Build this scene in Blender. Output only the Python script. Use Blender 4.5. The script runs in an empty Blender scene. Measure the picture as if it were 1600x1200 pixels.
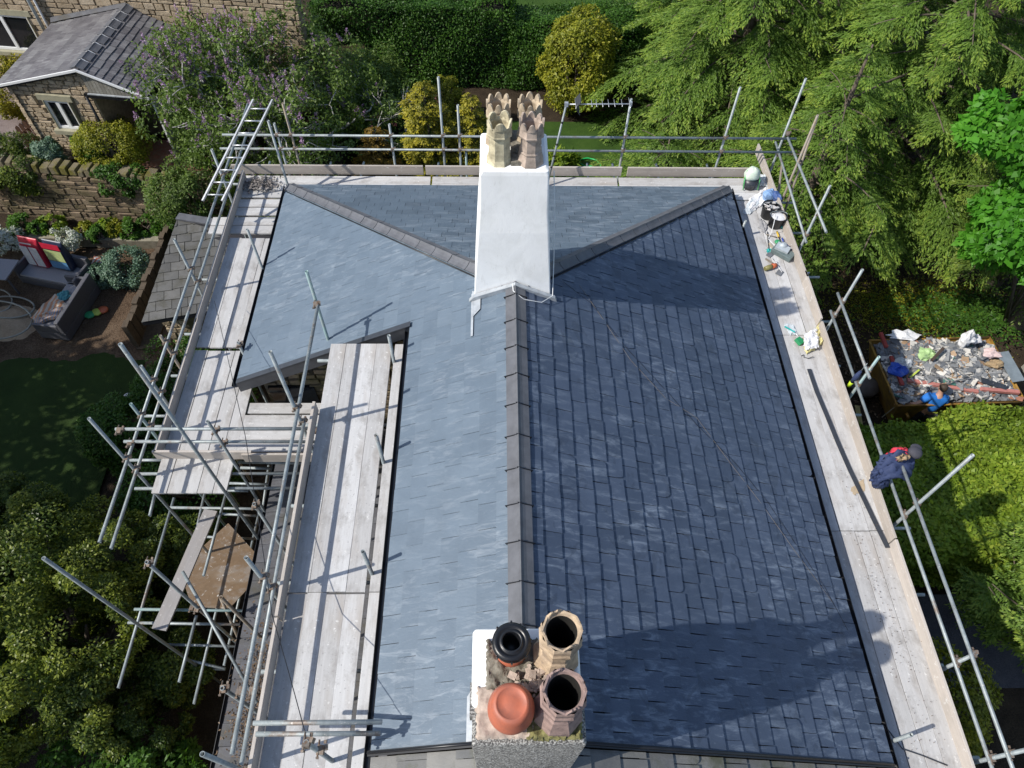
import bpy, math, random
import numpy as np
from mathutils import Vector, Matrix, Euler
R = math.radians
S = bpy.context.scene
# ------------------------------------------------------------------ camera
PITCH, ROLL, YAW, FPX = R(55.13225586), R(1.64816274), R(2.02318884), 1106.52733
CAMZ = 15.0
def _cam():
    fw = np.array([math.sin(YAW)*math.cos(PITCH), math.cos(YAW)*math.cos(PITCH), -math.sin(PITCH)])
    r = np.array([math.cos(YAW), -math.sin(YAW), 0.0]); u = np.cross(r, fw)
    c, s = math.cos(ROLL), math.sin(ROLL)
    return c*r+s*u, -s*r+c*u, fw
RV, UV_, FV = _cam()
cd = bpy.data.cameras.new("camera"); cam = bpy.data.objects.new("camera", cd); S.collection.objects.link(cam)
M4 = Matrix(((RV[0], UV_[0], -FV[0], 0), (RV[1], UV_[1], -FV[1], 0), (RV[2], UV_[2], -FV[2], CAMZ), (0, 0, 0, 1)))
cam.matrix_world = M4
cd.sensor_width = 36; cd.lens = 36*FPX/1600; cd.clip_start = 0.1; cd.clip_end = 500
S.camera = cam
# ------------------------------------------------------------------ sky, sun, exposure
SUN_EL, SUN_DIR = R(43.2), R(16.5)      # light travels towards azimuth SUN_DIR measured from +X
w = bpy.data.worlds.new("World"); S.world = w; w.use_nodes = True
nt = w.node_tree; bg = nt.nodes['Background']
sky = nt.nodes.new('ShaderNodeTexSky'); sky.sky_type = 'NISHITA'; sky.sun_disc = False
sky.sun_elevation = SUN_EL
ldir = Vector((math.cos(SUN_DIR)*math.cos(SUN_EL), math.sin(SUN_DIR)*math.cos(SUN_EL), -math.sin(SUN_EL)))
tosun = -ldir
sky.sun_rotation = math.atan2(tosun.x, tosun.y)
nt.links.new(sky.outputs[0], bg.inputs[0]); bg.inputs[1].default_value = 0.135
sl = bpy.data.lights.new("sun", 'SUN'); sl.energy = 4.3; sl.angle = R(0.5); sl.color = (1, 0.95, 0.87)
so = bpy.data.objects.new("sun", sl); S.collection.objects.link(so); so.rotation_euler = ldir.to_track_quat('-Z', 'Y').to_euler()
so.location = (-20, -6, 30)
S.view_settings.view_transform = 'Standard'; S.view_settings.look = 'None'
S.view_settings.exposure = 0.25; S.view_settings.gamma = 1
S.cycles.max_bounces = 6; S.cycles.transparent_max_bounces = 6
# ------------------------------------------------------------------ helpers: a photo pixel and a known height / plane give a point in the place
def ray(px, py): return FV+(px-800)/FPX*RV+(600-py)/FPX*UV_
def at(px, py, z):
    d = ray(px, py); P = d*((z-CAMZ)/d[2]); return Vector((P[0], P[1], z))
def atX(px, py, X):
    d = ray(px, py); P = d*(X/d[0]); return Vector((X, P[1], P[2]+CAMZ))
def atY(px, py, Y):
    d = ray(px, py); P = d*(Y/d[1]); return Vector((P[0], Y, P[2]+CAMZ))
rnd = random.Random(7)
def V(*a): return Vector(a)
# ------------------------------------------------------------------ materials
def newmat(name):
    m = bpy.data.materials.new(name); m.use_nodes = True
    n = m.node_tree; b = n.nodes['Principled BSDF']; return m, n, b
def N(n, t, **k):
    o = n.nodes.new(t)
    for a, v in k.items():
        if a in o.inputs.keys() if hasattr(o.inputs, 'keys') else False: o.inputs[a].default_value = v
        else: setattr(o, a, v)
    return o
def mix(n, fac, a, b, mode='MIX'):
    m = n.nodes.new('ShaderNodeMixRGB'); m.blend_type = mode
    for i, x in ((0, fac), (1, a), (2, b)):
        if hasattr(x, 'is_output'): n.links.new(x, m.inputs[i])
        elif i == 0: m.inputs[0].default_value = x
        else: m.inputs[i].default_value = (*x, 1)
    return m.outputs[0]
def coords(n, scale=(1, 1, 1), kind='Object', rot=(0, 0, 0)):
    t = n.nodes.new('ShaderNodeTexCoord'); mp = n.nodes.new('ShaderNodeMapping')
    mp.inputs['Scale'].default_value = scale; mp.inputs['Rotation'].default_value = rot
    n.links.new(t.outputs[kind], mp.inputs[0]); return mp.outputs[0]
def noise(n, scale, detail=4, rough=.55, co=None, dist=0):
    t = n.nodes.new('ShaderNodeTexNoise'); t.inputs['Scale'].default_value = scale
    t.inputs['Detail'].default_value = detail; t.inputs['Roughness'].default_value = rough; t.inputs['Distortion'].default_value = dist
    if co is not None: n.links.new(co, t.inputs['Vector'])
    return t.outputs['Fac']
def ramp(n, fac, stops):
    r = n.nodes.new('ShaderNodeValToRGB'); n.links.new(fac, r.inputs[0]); e = r.color_ramp.elements
    while len(e) < len(stops): e.new(.5)
    for el, (p, c) in zip(e, stops):
        el.position = p; el.color = (*c, 1) if len(c) == 3 else c
    return r.outputs[0]
def bump(n, b, h, s=.4, d=.02):
    x = n.nodes.new('ShaderNodeBump'); x.inputs['Strength'].default_value = s; x.inputs['Distance'].default_value = d
    n.links.new(h, x.inputs['Height']); n.links.new(x.outputs[0], b.inputs['Normal'])
def island(n):
    g = n.nodes.new('ShaderNodeNewGeometry'); return g.outputs['Random Per Island']
def objrand(n):
    g = n.nodes.new('ShaderNodeObjectInfo'); return g.outputs['Random']
W0 = (0, 0, 0); W1 = (1, 1, 1)
def simple(name, col, rough=.6, metal=0, var=.25, scale=8, col2=None, bmp=0, spec=.5):
    m, n, b = newmat(name); co = coords(n)
    f = noise(n, scale, 5, .6, co)
    c2 = col2 or tuple(c*(1-var) for c in col)
    c = ramp(n, f, [(.32, c2), (.62, col)])
    n.links.new(c, b.inputs['Base Color']); b.inputs['Roughness'].default_value = rough; b.inputs['Metallic'].default_value = metal
    b.inputs['Specular IOR Level'].default_value = spec
    if bmp: bump(n, b, f, bmp, .02)
    return m
def slate_mat(name, c, chalk=.5, rough=.5, dirt=None, rot=0, chalkcol=(.36, .40, .44), lo=.72, damp=False):
    m, n, b = newmat(name); co = coords(n)
    base = ramp(n, island(n), [(0, tuple(x*lo for x in c[0])), (.3, c[0]), (.6, c[1]), (1, c[2])])
    f1 = noise(n, 3.0, 6, .65, coords(n, (1, 1, 1)))
    base = mix(n, .45, base, ramp(n, f1, [(.3, tuple(x*.75 for x in c[0])), (.7, c[2])]))
    # chalky dust smears left by cutting and handling
    cs = coords(n, (1.6, 6.5, 2), rot=(0, 0, rot)); f2 = noise(n, 1.6, 8, .72, cs, .6)
    f3 = noise(n, .55, 3, .5, coords(n))
    s = mix(n, 1, ramp(n, f2, [(.50, W0), (.72, W1)]), ramp(n, f3, [(.30, W0), (.60, W1)]), 'MULTIPLY')
    s2 = mix(n, 1, s, (chalk,)*3, 'MULTIPLY')
    base = mix(n, s2, base, chalkcol)
    cs2 = coords(n, (9, 60, 10), rot=(0, 0, rot+.35)); f4 = noise(n, 1.3, 3, .6, cs2)
    sc = mix(n, 1, ramp(n, f4, [(.66, W0), (.72, (.5,)*3)]), ramp(n, f3, [(.42, W0), (.6, W1)]), 'MULTIPLY')
    base = mix(n, mix(n, 1, sc, (chalk*.8,)*3, 'MULTIPLY'), base, chalkcol)
    if damp: f6 = noise(n, 3.4, 3, .5, coords(n, (1.3, 1, 1)), 1.2); base = mix(n, ramp(n, f6, [(.60, W0), (.64, (.38,)*3)]), base, tuple(x*.5 for x in c[0]))
    if dirt:
        f5 = noise(n, 2.2, 6, .7, coords(n)); base = mix(n, ramp(n, f5, [(.48, W0), (.66, (.8,)*3)]), base, dirt)
    n.links.new(base, b.inputs['Base Color'])
    b.inputs['Roughness'].default_value = rough
    fb = noise(n, 22, 6, .7, coords(n, (1, 1.8, 1))); bump(n, b, fb, .35, .012)
    return m
def wood_mat(name, c1, c2, grain=(1.2, 26, 26), rough=.75, per='obj', stain=.35, spots=.3):
    m, n, b = newmat(name); co = coords(n, grain)
    rn = objrand(n) if per == 'obj' else island(n)
    f = noise(n, 1.4, 7, .65, co, .3)
    base = ramp(n, f, [(.25, tuple(x*.72 for x in c1)), (.5, c1), (.75, c2)])
    base = mix(n, .55, base, ramp(n, rn, [(0, tuple(x*.82 for x in c1)), (.5, c1), (1, c2)]))
    fs = noise(n, 1.1, 5, .6, coords(n, (.8, 2, 2), 'Object'))
    off = n.nodes.new('ShaderNodeVectorMath'); off.operation = 'ADD'
    base = mix(n, ramp(n, fs, [(.52, W0), (.72, (stain,)*3)]), base, (.30, .25, .20))
    fd = noise(n, 55, 2, .5, coords(n)); base = mix(n, ramp(n, fd, [(.66, W0), (.72, (spots,)*3)]), base, (.12, .12, .13))
    base = mix(n, ramp(n, noise(n, 13, 5, .7, coords(n)), [(.60, W0), (.68, (.7,)*3)]), base, (.70, .70, .68))
    base = mix(n, ramp(n, noise(n, 2.6, 6, .7, coords(n, (1, 1.6, 1))), [(.50, W0), (.68, (stain*1.2,)*3)]), base, (.24, .225, .21))
    n.links.new(base, b.inputs['Base Color']); b.inputs['Roughness'].default_value = rough
    b.inputs['Specular IOR Level'].default_value = .25
    bump(n, b, f, .35, .004); return m
def stone_mat(name, cols, moss=None, scale=1.0):
    m, n, b = newmat(name)
    base = ramp(n, island(n), [(i/(len(cols)-1), c) for i, c in enumerate(cols)])
    f = noise(n, 5*scale, 8, .7, coords(n)); base = mix(n, .55, base, ramp(n, f, [(.3, tuple(x*.45 for x in cols[0])), (.65, cols[-1])]))
    f0 = noise(n, .9, 4, .6, coords(n))
    base = mix(n, ramp(n, f0, [(.45, W0), (.7, (.45,)*3)]), base, tuple(x*.4 for x in cols[0]))
    if moss: base = mix(n, ramp(n, noise(n, 2.5, 6, .7, coords(n)), [(.45, W0), (.6, (.85,)*3)]), base, moss)
    n.links.new(base, b.inputs['Base Color']); b.inputs['Roughness'].default_value = .9
    b.inputs['Specular IOR Level'].default_value = .2
    bump(n, b, noise(n, 24*scale, 6, .7, coords(n)), .6, .03); return m
def leaf_mat(name, stops, transl=.35, rough=.5, patch=.35):
    """stops: three real leaf colours, old growth to new tips (attribute tone) plus variation leaf by leaf"""
    m = bpy.data.materials.new(name); m.use_nodes = True; n = m.node_tree; n.nodes.clear()
    out = n.nodes.new('ShaderNodeOutputMaterial')
    a = n.nodes.new('ShaderNodeAttribute'); a.attribute_name = 'tone'
    mt = n.nodes.new('ShaderNodeMath'); mt.operation = 'ADD'
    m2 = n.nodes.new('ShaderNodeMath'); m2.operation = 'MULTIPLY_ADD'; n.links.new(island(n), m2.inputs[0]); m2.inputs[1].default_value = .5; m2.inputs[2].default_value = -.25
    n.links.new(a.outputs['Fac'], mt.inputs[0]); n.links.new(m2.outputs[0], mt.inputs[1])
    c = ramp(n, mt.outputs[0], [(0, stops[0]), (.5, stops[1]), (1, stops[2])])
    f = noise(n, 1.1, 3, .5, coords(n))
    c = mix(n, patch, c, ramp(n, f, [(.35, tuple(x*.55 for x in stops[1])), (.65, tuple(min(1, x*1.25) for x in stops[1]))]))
    p = n.nodes.new('ShaderNodeBsdfPrincipled'); p.inputs['Roughness'].default_value = rough; p.inputs['Specular IOR Level'].default_value = .3
    t = n.nodes.new('ShaderNodeBsdfTranslucent'); mx = n.nodes.new('ShaderNodeMixShader'); mx.inputs[0].default_value = transl
    n.links.new(c, p.inputs['Base Color']); n.links.new(mix(n, 1, c, (1.1, 1.25, .6), 'MULTIPLY'), t.inputs[0])
    n.links.new(p.outputs[0], mx.inputs[1]); n.links.new(t.outputs[0], mx.inputs[2]); n.links.new(mx.outputs[0], out.inputs[0])
    return m
M = {}
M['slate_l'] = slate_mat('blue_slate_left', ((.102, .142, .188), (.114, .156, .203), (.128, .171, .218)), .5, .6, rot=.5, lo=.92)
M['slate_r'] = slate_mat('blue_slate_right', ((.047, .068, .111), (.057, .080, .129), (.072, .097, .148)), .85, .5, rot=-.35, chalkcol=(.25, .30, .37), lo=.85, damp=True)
M['slate_edge'] = simple('cut_slate_edge', (.24, .30, .35), .8, 0, .3, 20)
M['slate_h'] = slate_mat('blue_slate_hip', ((.088, .122, .16), (.10, .138, .178), (.116, .154, .196)), .7, .55, rot=1.2)
M['slate_old'] = slate_mat('old_slate', ((.11, .115, .12), (.16, .16, .155), (.22, .215, .20)), .3, .7, dirt=(.07, .075, .04), chalkcol=(.4, .4, .38))
M['slate_cot'] = slate_mat('cottage_slate', ((.085, .08, .092), (.13, .125, .135), (.185, .185, .19)), .5, .65, chalkcol=(.42, .42, .42))
M['ridge'] = simple('ridge_clay', (.115, .12, .135), .6, 0, .3, 6, bmp=.15)
M['deck_under'] = simple('roof_underlay', (.02, .02, .025), .9)
M['lead'] = simple('lead_flashing', (.42, .45, .48), .45, .1, .3, 9)
def render_mat():
    m, n, b = newmat('white_render'); f = noise(n, 3.2, 7, .62, coords(n, (1, 1, .8)), .4); f2 = noise(n, 9, 5, .6, coords(n, (2.4, 2.4, .5))); f3 = noise(n, 60, 2, .5, coords(n))
    c = ramp(n, f, [(.3, (.80, .80, .78)), (.55, (.90, .90, .89))]); c = mix(n, ramp(n, f2, [(.58, W0), (.75, (.35,)*3)]), c, (.55, .54, .50)); c = mix(n, ramp(n, f3, [(.70, W0), (.76, (.5,)*3)]), c, (.45, .43, .40))
    n.links.new(c, b.inputs['Base Color']); b.inputs['Roughness'].default_value = .9; bump(n, b, f, .22, .03); return m
M['render'] = render_mat()
M['black_plastic'] = simple('black_plastic', (.012, .013, .016), .35, 0, .3)
M['dark_pvc'] = simple('dark_grey_pvc', (.04, .045, .055), .4, 0, .3)
M['board'] = wood_mat('weathered_board', (.47, .465, .46), (.61, .612, .612), stain=.5, spots=.5)
M['board_new'] = wood_mat('toe_board_wood', (.44, .395, .35), (.56, .515, .475), stain=.2, spots=.1)
M['board_dark'] = wood_mat('shaded_plank', (.26, .25, .25), (.36, .34, .33))  # darker copy of the board wood, shade of the bay in its colour
M['osb'] = wood_mat('osb_sheet', (.17, .115, .07), (.26, .18, .115), grain=(9, 14, 14), stain=.6)
def tube_mat(name, c1, c2):
    m, n, b = newmat(name); f = noise(n, 7, 6, .65, coords(n)); c = ramp(n, f, [(.32, c2), (.62, c1)])
    c = mix(n, ramp(n, noise(n, 1.7, 6, .7, coords(n)), [(.56, W0), (.66, (.75,)*3)]), c, (.17, .11, .075))
    c = mix(n, ramp(n, noise(n, 45, 2, .5, coords(n)), [(.64, W0), (.70, (.8,)*3)]), c, (.52, .50, .47))
    n.links.new(c, b.inputs['Base Color']); b.inputs['Roughness'].default_value = .52; b.inputs['Metallic'].default_value = .25; bump(n, b, f, .2, .003); return m
M['steel'] = tube_mat('galvanised_tube', (.31, .35, .36), (.19, .215, .22)) if True else simple('galvanised_tube', (.30, .34, .35), .55, .25, .4, 9, col2=(.20, .225, .23))
M['steel_teal'] = tube_mat('painted_tube', (.22, .33, .33), (.24, .28, .28))
M['steel_old'] = simple('aged_tube', (.25, .23, .20), .6, .2, .4, 14, col2=(.25, .19, .13))
M['alu'] = simple('ladder_aluminium', (.62, .64, .66), .35, .6, .25, 20)
M['coupler'] = simple('coupler_steel', (.20, .18, .155), .65, .3, .5, 40, col2=(.17, .10, .06))
M['clay_buff'] = simple('buff_clay', (.56, .46, .33), .85, 0, .4, 7, col2=(.26, .21, .15), bmp=.2)
M['clay_cream'] = simple('cream_clay', (.60, .54, .37), .85, 0, .35, 9, col2=(.24, .21, .14), bmp=.2)
M['clay_pink'] = simple('pink_clay', (.50, .40, .33), .85, 0, .4, 8, col2=(.22, .18, .15), bmp=.2)
M['clay_mauve'] = simple('mauve_clay', (.33, .23, .20), .75, 0, .35, 14, col2=(.17, .12, .11), bmp=.5)
M['clay_near'] = simple('sandy_clay', (.52, .40, .27), .85, 0, .3, 14, col2=(.30, .23, .17), bmp=.5)
M['terracotta'] = simple('orange_terracotta', (.46, .13, .07), .55, 0, .25, 9, col2=(.33, .11, .07), bmp=.15)
M['soot'] = simple('soot', (.008, .007, .005), .95)
M['mortar'] = simple('cracked_mortar', (.50, .41, .34), .9, 0, .4, 14, col2=(.30, .24, .20), bmp=.6)
M['mortar_grey'] = simple('grey_mortar', (.24, .22, .18), .95, 0, .5, 20, col2=(.10, .09, .07), bmp=.9)
M['mossy'] = simple('mossy_mortar', (.23, .215, .085), .95, 0, .5, 22, col2=(.09, .08, .03), bmp=.9)
def dash_mat():
    m, n, b = newmat('pebble_dash'); f = noise(n, 70, 3, .6, coords(n)); c = ramp(n, f, [(.38, (.05, .05, .05)), (.5, (.17, .165, .155)), (.62, (.42, .42, .40))])
    n.links.new(c, b.inputs['Base Color']); b.inputs['Roughness'].default_value = .95; bump(n, b, f, .8, .01); return m
M['dash'] = dash_mat()
M['slate_ext'] = slate_mat('shade_darkened_slate', ((.05, .052, .06), (.07, .072, .085), (.09, .09, .10)), .2, .7, dirt=(.05, .045, .03))  # old slate darkened, the shade under the left walkway put into its colour
SAND = ((.38, .285, .18), (.47, .365, .24), (.54, .43, .30), (.60, .50, .37))
M['stone'] = stone_mat('sandstone', SAND)
M['stone_old'] = stone_mat('dark_sandstone', ((.12, .095, .07), (.19, .15, .105), (.26, .21, .15), (.34, .28, .2)), moss=(.08, .075, .03))
M['coping'] = stone_mat('mossy_coping', ((.15, .13, .09), (.21, .18, .12), (.26, .22, .15)), moss=(.12, .11, .015))
M['mortar_w'] = simple('wall_mortar', (.34, .265, .185), .95, 0, .4, 12, bmp=.4)
M['pvc'] = simple('white_upvc', (.78, .79, .79), .4, 0, .06, 3)
M['dressed'] = simple('dressed_stone', (.36, .34, .24), .85, 0, .25, 6, bmp=.2)
M['weathered_clad'] = wood_mat('weathered_cladding', (.21, .20, .17), (.30, .29, .25), per='isl')
def glass():
    m, n, b = newmat('window_glass'); b.inputs['Base Color'].default_value = (.012, .014, .016, 1); b.inputs['Roughness'].default_value = .05; return m
M['glass'] = glass()
def ground_mat(name, stops, scale=3, bm=.6, fine=60, sh=(1, 1, 1)):
    m, n, b = newmat(name); co = coords(n, sh)
    f = noise(n, scale, 8, .65, co); f2 = noise(n, fine, 4, .7, co)
    c = mix(n, .45, ramp(n, f, [(.3, stops[0]), (.5, stops[1]), (.7, stops[2])]), ramp(n, f2, [(.35, stops[0]), (.5, stops[1]), (.66, stops[2])]))
    n.links.new(c, b.inputs['Base Color']); b.inputs['Roughness'].default_value = .95; b.inputs['Specular IOR Level'].default_value = .15
    bump(n, b, f2, bm, .05); return m
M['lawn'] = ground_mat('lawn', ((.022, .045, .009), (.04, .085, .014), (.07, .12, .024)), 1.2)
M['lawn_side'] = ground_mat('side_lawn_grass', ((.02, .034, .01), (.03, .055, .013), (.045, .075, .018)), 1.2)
M['soil'] = ground_mat('dark_soil', ((.018, .013, .009), (.045, .033, .022), (.085, .062, .04)), 2.5, .9, 30)
M['mulch'] = ground_mat('bark_mulch', ((.03, .018, .011), (.105, .07, .045), (.24, .175, .12)), 1.1, 1, 26)
M['gravel'] = ground_mat('pink_gravel', ((.16, .12, .12), (.27, .22, .21), (.38, .33, .31)), 2, 1, 45)
M['path'] = ground_mat('grey_path', ((.05, .05, .062), (.09, .09, .105), (.14, .14, .15)), 2, .7, 50)
M['sand'] = ground_mat('builders_sand', ((.25, .18, .115), (.36, .27, .18), (.44, .34, .24)), 2, .5, 20)
M['bark'] = simple('bark', (.14, .11, .085), .9, 0, .5, 20, bmp=.5)
M['bark_grey'] = simple('pale_grey_bark', (.50, .48, .45), .85, 0, .45, 22, bmp=.3)
M['twig'] = simple('twig_mass', (.02, .018, .01), .95, 0, .4, 20)
# foliage colours (real leaf albedo)
M['cypress'] = leaf_mat('cypress_spray', ((.06, .12, .024), (.155, .26, .042), (.43, .52, .08)), .4)
M['cypress2'] = leaf_mat('dark_cypress_spray', ((.045, .085, .018), (.11, .18, .03), (.32, .40, .06)), .38)
M['laurel'] = leaf_mat('laurel_leaf', ((.06, .11, .012), (.21, .31, .03), (.40, .46, .06)), .4)
M['maple'] = leaf_mat('maple_leaf', ((.04, .13, .015), (.08, .27, .02), (.16, .40, .04)), .45)
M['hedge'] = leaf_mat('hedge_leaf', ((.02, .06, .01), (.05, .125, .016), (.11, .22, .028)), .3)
M['holly'] = leaf_mat('evergreen_leaf', ((.03, .055, .013), (.075, .12, .022), (.34, .38, .055)), .33, .4)
M['bright'] = leaf_mat('bright_leaf', ((.04, .09, .015), (.09, .2, .03), (.17, .32, .06)), .4)
M['golden'] = leaf_mat('golden_conifer', ((.06, .075, .012), (.28, .26, .022), (.66, .54, .04)), .3)
M['golden2'] = leaf_mat('golden_green', ((.06, .08, .012), (.23, .25, .02), (.44, .40, .035)), .3)
M['orange'] = leaf_mat('orange_shrub', ((.07, .05, .012), (.22, .14, .02), (.36, .23, .03)), .3)
M['lilac_leaf'] = leaf_mat('lilac_leaf', ((.05, .085, .022), (.125, .195, .045), (.24, .33, .08)), .4)
M['lilac_fl'] = leaf_mat('lilac_blossom', ((.24, .12, .26), (.38, .24, .42), (.55, .42, .57)), .3)
M['pink_fl'] = leaf_mat('pink_blossom', ((.3, .08, .12), (.5, .16, .22), (.6, .3, .35)), .3)
M['white_fl'] = leaf_mat('white_blossom', ((.18, .25, .16), (.62, .64, .6), (.8, .8, .78)), .2)
M['silver'] = leaf_mat('silver_green_leaf', ((.05, .10, .06), (.13, .22, .15), (.28, .38, .29)), .25)
M['grassblade'] = leaf_mat('grass_blade', ((.02, .055, .008), (.04, .11, .014), (.08, .17, .025)), .35)
M['greytwig'] = leaf_mat('grey_twigs', ((.08, .07, .065), (.2, .18, .17), (.4, .37, .35)), .1)
M['dryleaf'] = leaf_mat('dry_leaf', ((.05, .03, .02), (.13, .085, .05), (.24, .17, .11)), .1)
# ------------------------------------------------------------------ mesh building
ORG = {}
def tag(o, label=None, cat=None, group=None, kind=None):
    if label: o['label'] = label
    if cat: o['category'] = cat
    if group: o['group'] = group
    if kind: o['kind'] = kind
    return o
def thing(name, label, cat, loc=(0, 0, 0), group=None):
    o = bpy.data.objects.new(name, None); S.collection.objects.link(o); o.location = loc; o.empty_display_size = .2
    ORG[o] = Vector(loc); return tag(o, label, cat, group)
class MB:
    def __init__(s): s.v = []; s.f = []; s.mi = []; s.sm = []
    def add(s, vs, fs, mi=0, sm=False):
        k = len(s.v); s.v += [tuple(x) for x in vs]; s.f += [tuple(i+k for i in f) for f in fs]; s.mi += [mi]*len(fs); s.sm += [sm]*len(fs)
    def box(s, c, d, rot=None, mi=0, taper=1):
        hx, hy, hz = d[0]/2, d[1]/2, d[2]/2
        vs = [Vector((x*hx*(taper if z > 0 else 1), y*hy*(taper if z > 0 else 1), z*hz)) for x in (-1, 1) for y in (-1, 1) for z in (-1, 1)]
        if rot is not None: vs = [(rot if isinstance(rot, Matrix) else Euler(rot).to_matrix()) @ v for v in vs]
        c = Vector(c); vs = [v+c for v in vs]
        s.add(vs, [(0, 1, 3, 2), (4, 6, 7, 5), (0, 4, 5, 1), (2, 3, 7, 6), (0, 2, 6, 4), (1, 5, 7, 3)], mi)
    def bbox(s, a, b, mi=0): s.box([(a[i]+b[i])/2 for i in range(3)], [abs(b[i]-a[i]) for i in range(3)], mi=mi)
    def path(s, pts, radii, n=8, mi=0, caps=True, sm=True):
        pts = [Vector(p) for p in pts]
        if not hasattr(radii, '__len__'): radii = [radii]*len(pts)
        k = len(s.v); prev = None; t0 = (pts[1]-pts[0]).normalized()
        up = Vector((0, 0, 1)) if abs(t0.z) < .9 else Vector((1, 0, 0)); a = t0.cross(up).normalized()
        for i, p in enumerate(pts):
            t = (pts[min(i+1, len(pts)-1)]-pts[max(i-1, 0)]).normalized()
            a = (a-t*a.dot(t)).normalized(); b = t.cross(a)
            for j in range(n):
                q = 2*math.pi*j/n; s.v.append(tuple(p+(a*math.cos(q)+b*math.sin(q))*radii[i]))
        for i in range(len(pts)-1):
            for j in range(n):
                s.f.append((k+i*n+j, k+i*n+(j+1) % n, k+(i+1)*n+(j+1) % n, k+(i+1)*n+j)); s.mi.append(mi); s.sm.append(sm)
        if caps:
            s.f.append(tuple(k+j for j in range(n))[::-1]); s.f.append(tuple(k+(len(pts)-1)*n+j for j in range(n))); s.mi += [mi]*2; s.sm += [False]*2
    def pipe(s, p, q, r=.0242, n=12, mi=0):     # hollow tube open at both ends
        p, q = Vector(p), Vector(q); t = (q-p).normalized(); up = Vector((0, 0, 1)) if abs(t.z) < .9 else Vector((1, 0, 0))
        a = t.cross(up).normalized(); b = t.cross(a); k = len(s.v)
        for (c, rr) in ((p, r), (q, r), (q, r*.8), (p, r*.8)):
            for j in range(n):
                w_ = 2*math.pi*j/n; s.v.append(tuple(c+(a*math.cos(w_)+b*math.sin(w_))*rr))
        for g in range(4):
            h = (g+1) % 4
            for j in range(n):
                s.f.append((k+g*n+j, k+g*n+(j+1) % n, k+h*n+(j+1) % n, k+h*n+j)); s.mi.append(mi); s.sm.append(g in (0, 2))
    def lathe(s, prof, c, n=24, mi=0, phase=0, M3=None, sm=True, sq=None):
        k = len(s.v); c = Vector(c)
        for i, (r, z) in enumerate(prof):
            for j in range(n):
                q = 2*math.pi*(j+phase)/n; p = Vector((r*math.cos(q), r*math.sin(q), z))
                if M3 is not None: p = M3 @ p
                s.v.append(tuple(c+p))
        for i in range(len(prof)-1):
            for j in range(n):
                s.f.append((k+i*n+j, k+i*n+(j+1) % n, k+(i+1)*n+(j+1) % n, k+(i+1)*n+j)); s.mi.append(mi); s.sm.append(sm)
    def prism(s, poly, d, mi=0):      # poly: list of Vectors, extruded by vector d
        n = len(poly); k = len(s.v); d = Vector(d)
        s.v += [tuple(p) for p in poly]+[tuple(Vector(p)+d) for p in poly]
        s.f.append(tuple(range(k, k+n))); s.f.append(tuple(range(k+2*n-1, k+n-1, -1)))
        for i in range(n): s.f.append((k+i, k+n+i, k+n+(i+1) % n, k+(i+1) % n))
        s.mi += [mi]*(n+2); s.sm += [False]*(n+2)
    def ball(s, c, d, rings=8, n=12, mi=0, noise_=0, rng=rnd, rot=None):
        k = len(s.v); c = Vector(c)
        for i in range(rings+1):
            th = math.pi*i/rings
            for j in range(n):
                ph = 2*math.pi*j/n; e = 1+noise_*rng.uniform(-1, 1)
                p = Vector((d[0]/2*math.sin(th)*math.cos(ph)*e, d[1]/2*math.sin(th)*math.sin(ph)*e, d[2]/2*math.cos(th)*e))
                if rot is not None: p = Euler(rot).to_matrix() @ p
                s.v.append(tuple(c+p))
        for i in range(rings):
            for j in range(n): s.f.append((k+i*n+j, k+(i+1)*n+j, k+(i+1)*n+(j+1) % n, k+i*n+(j+1) % n)); s.mi.append(mi); s.sm.append(True)
    def build(s, name, mats, parent=None, label=None, cat=None, group=None, kind=None, org=None, bevel=0, sub=0):
        if not isinstance(mats, (list, tuple)): mats = [mats]
        me = bpy.data.meshes.new(name)
        va = np.array(s.v, float)
        if parent is None:
            o_ = Vector(org) if org is not None else Vector(((va[:, 0].min()+va[:, 0].max())/2, (va[:, 1].min()+va[:, 1].max())/2, va[:, 2].min()))
        else: o_ = ORG[parent]
        va = va-np.array(o_)
        me.from_pydata(va.tolist(), [], s.f)
        for m in mats: me.materials.append(M[m] if isinstance(m, str) else m)
        me.polygons.foreach_set('material_index', s.mi); me.polygons.foreach_set('use_smooth', s.sm)
        me.update()
        o = bpy.data.objects.new(name, me); S.collection.objects.link(o)
        if parent is None: o.location = o_
        else: o.parent = parent
        ORG[o] = o_
        if bevel:
            b = o.modifiers.new('bevel', 'BEVEL'); b.width = bevel; b.segments = 2; b.limit_method = 'ANGLE'
        if sub:
            b = o.modifiers.new('subd', 'SUBSURF'); b.levels = b.render_levels = sub
        return tag(o, label, cat, group, kind)
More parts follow.
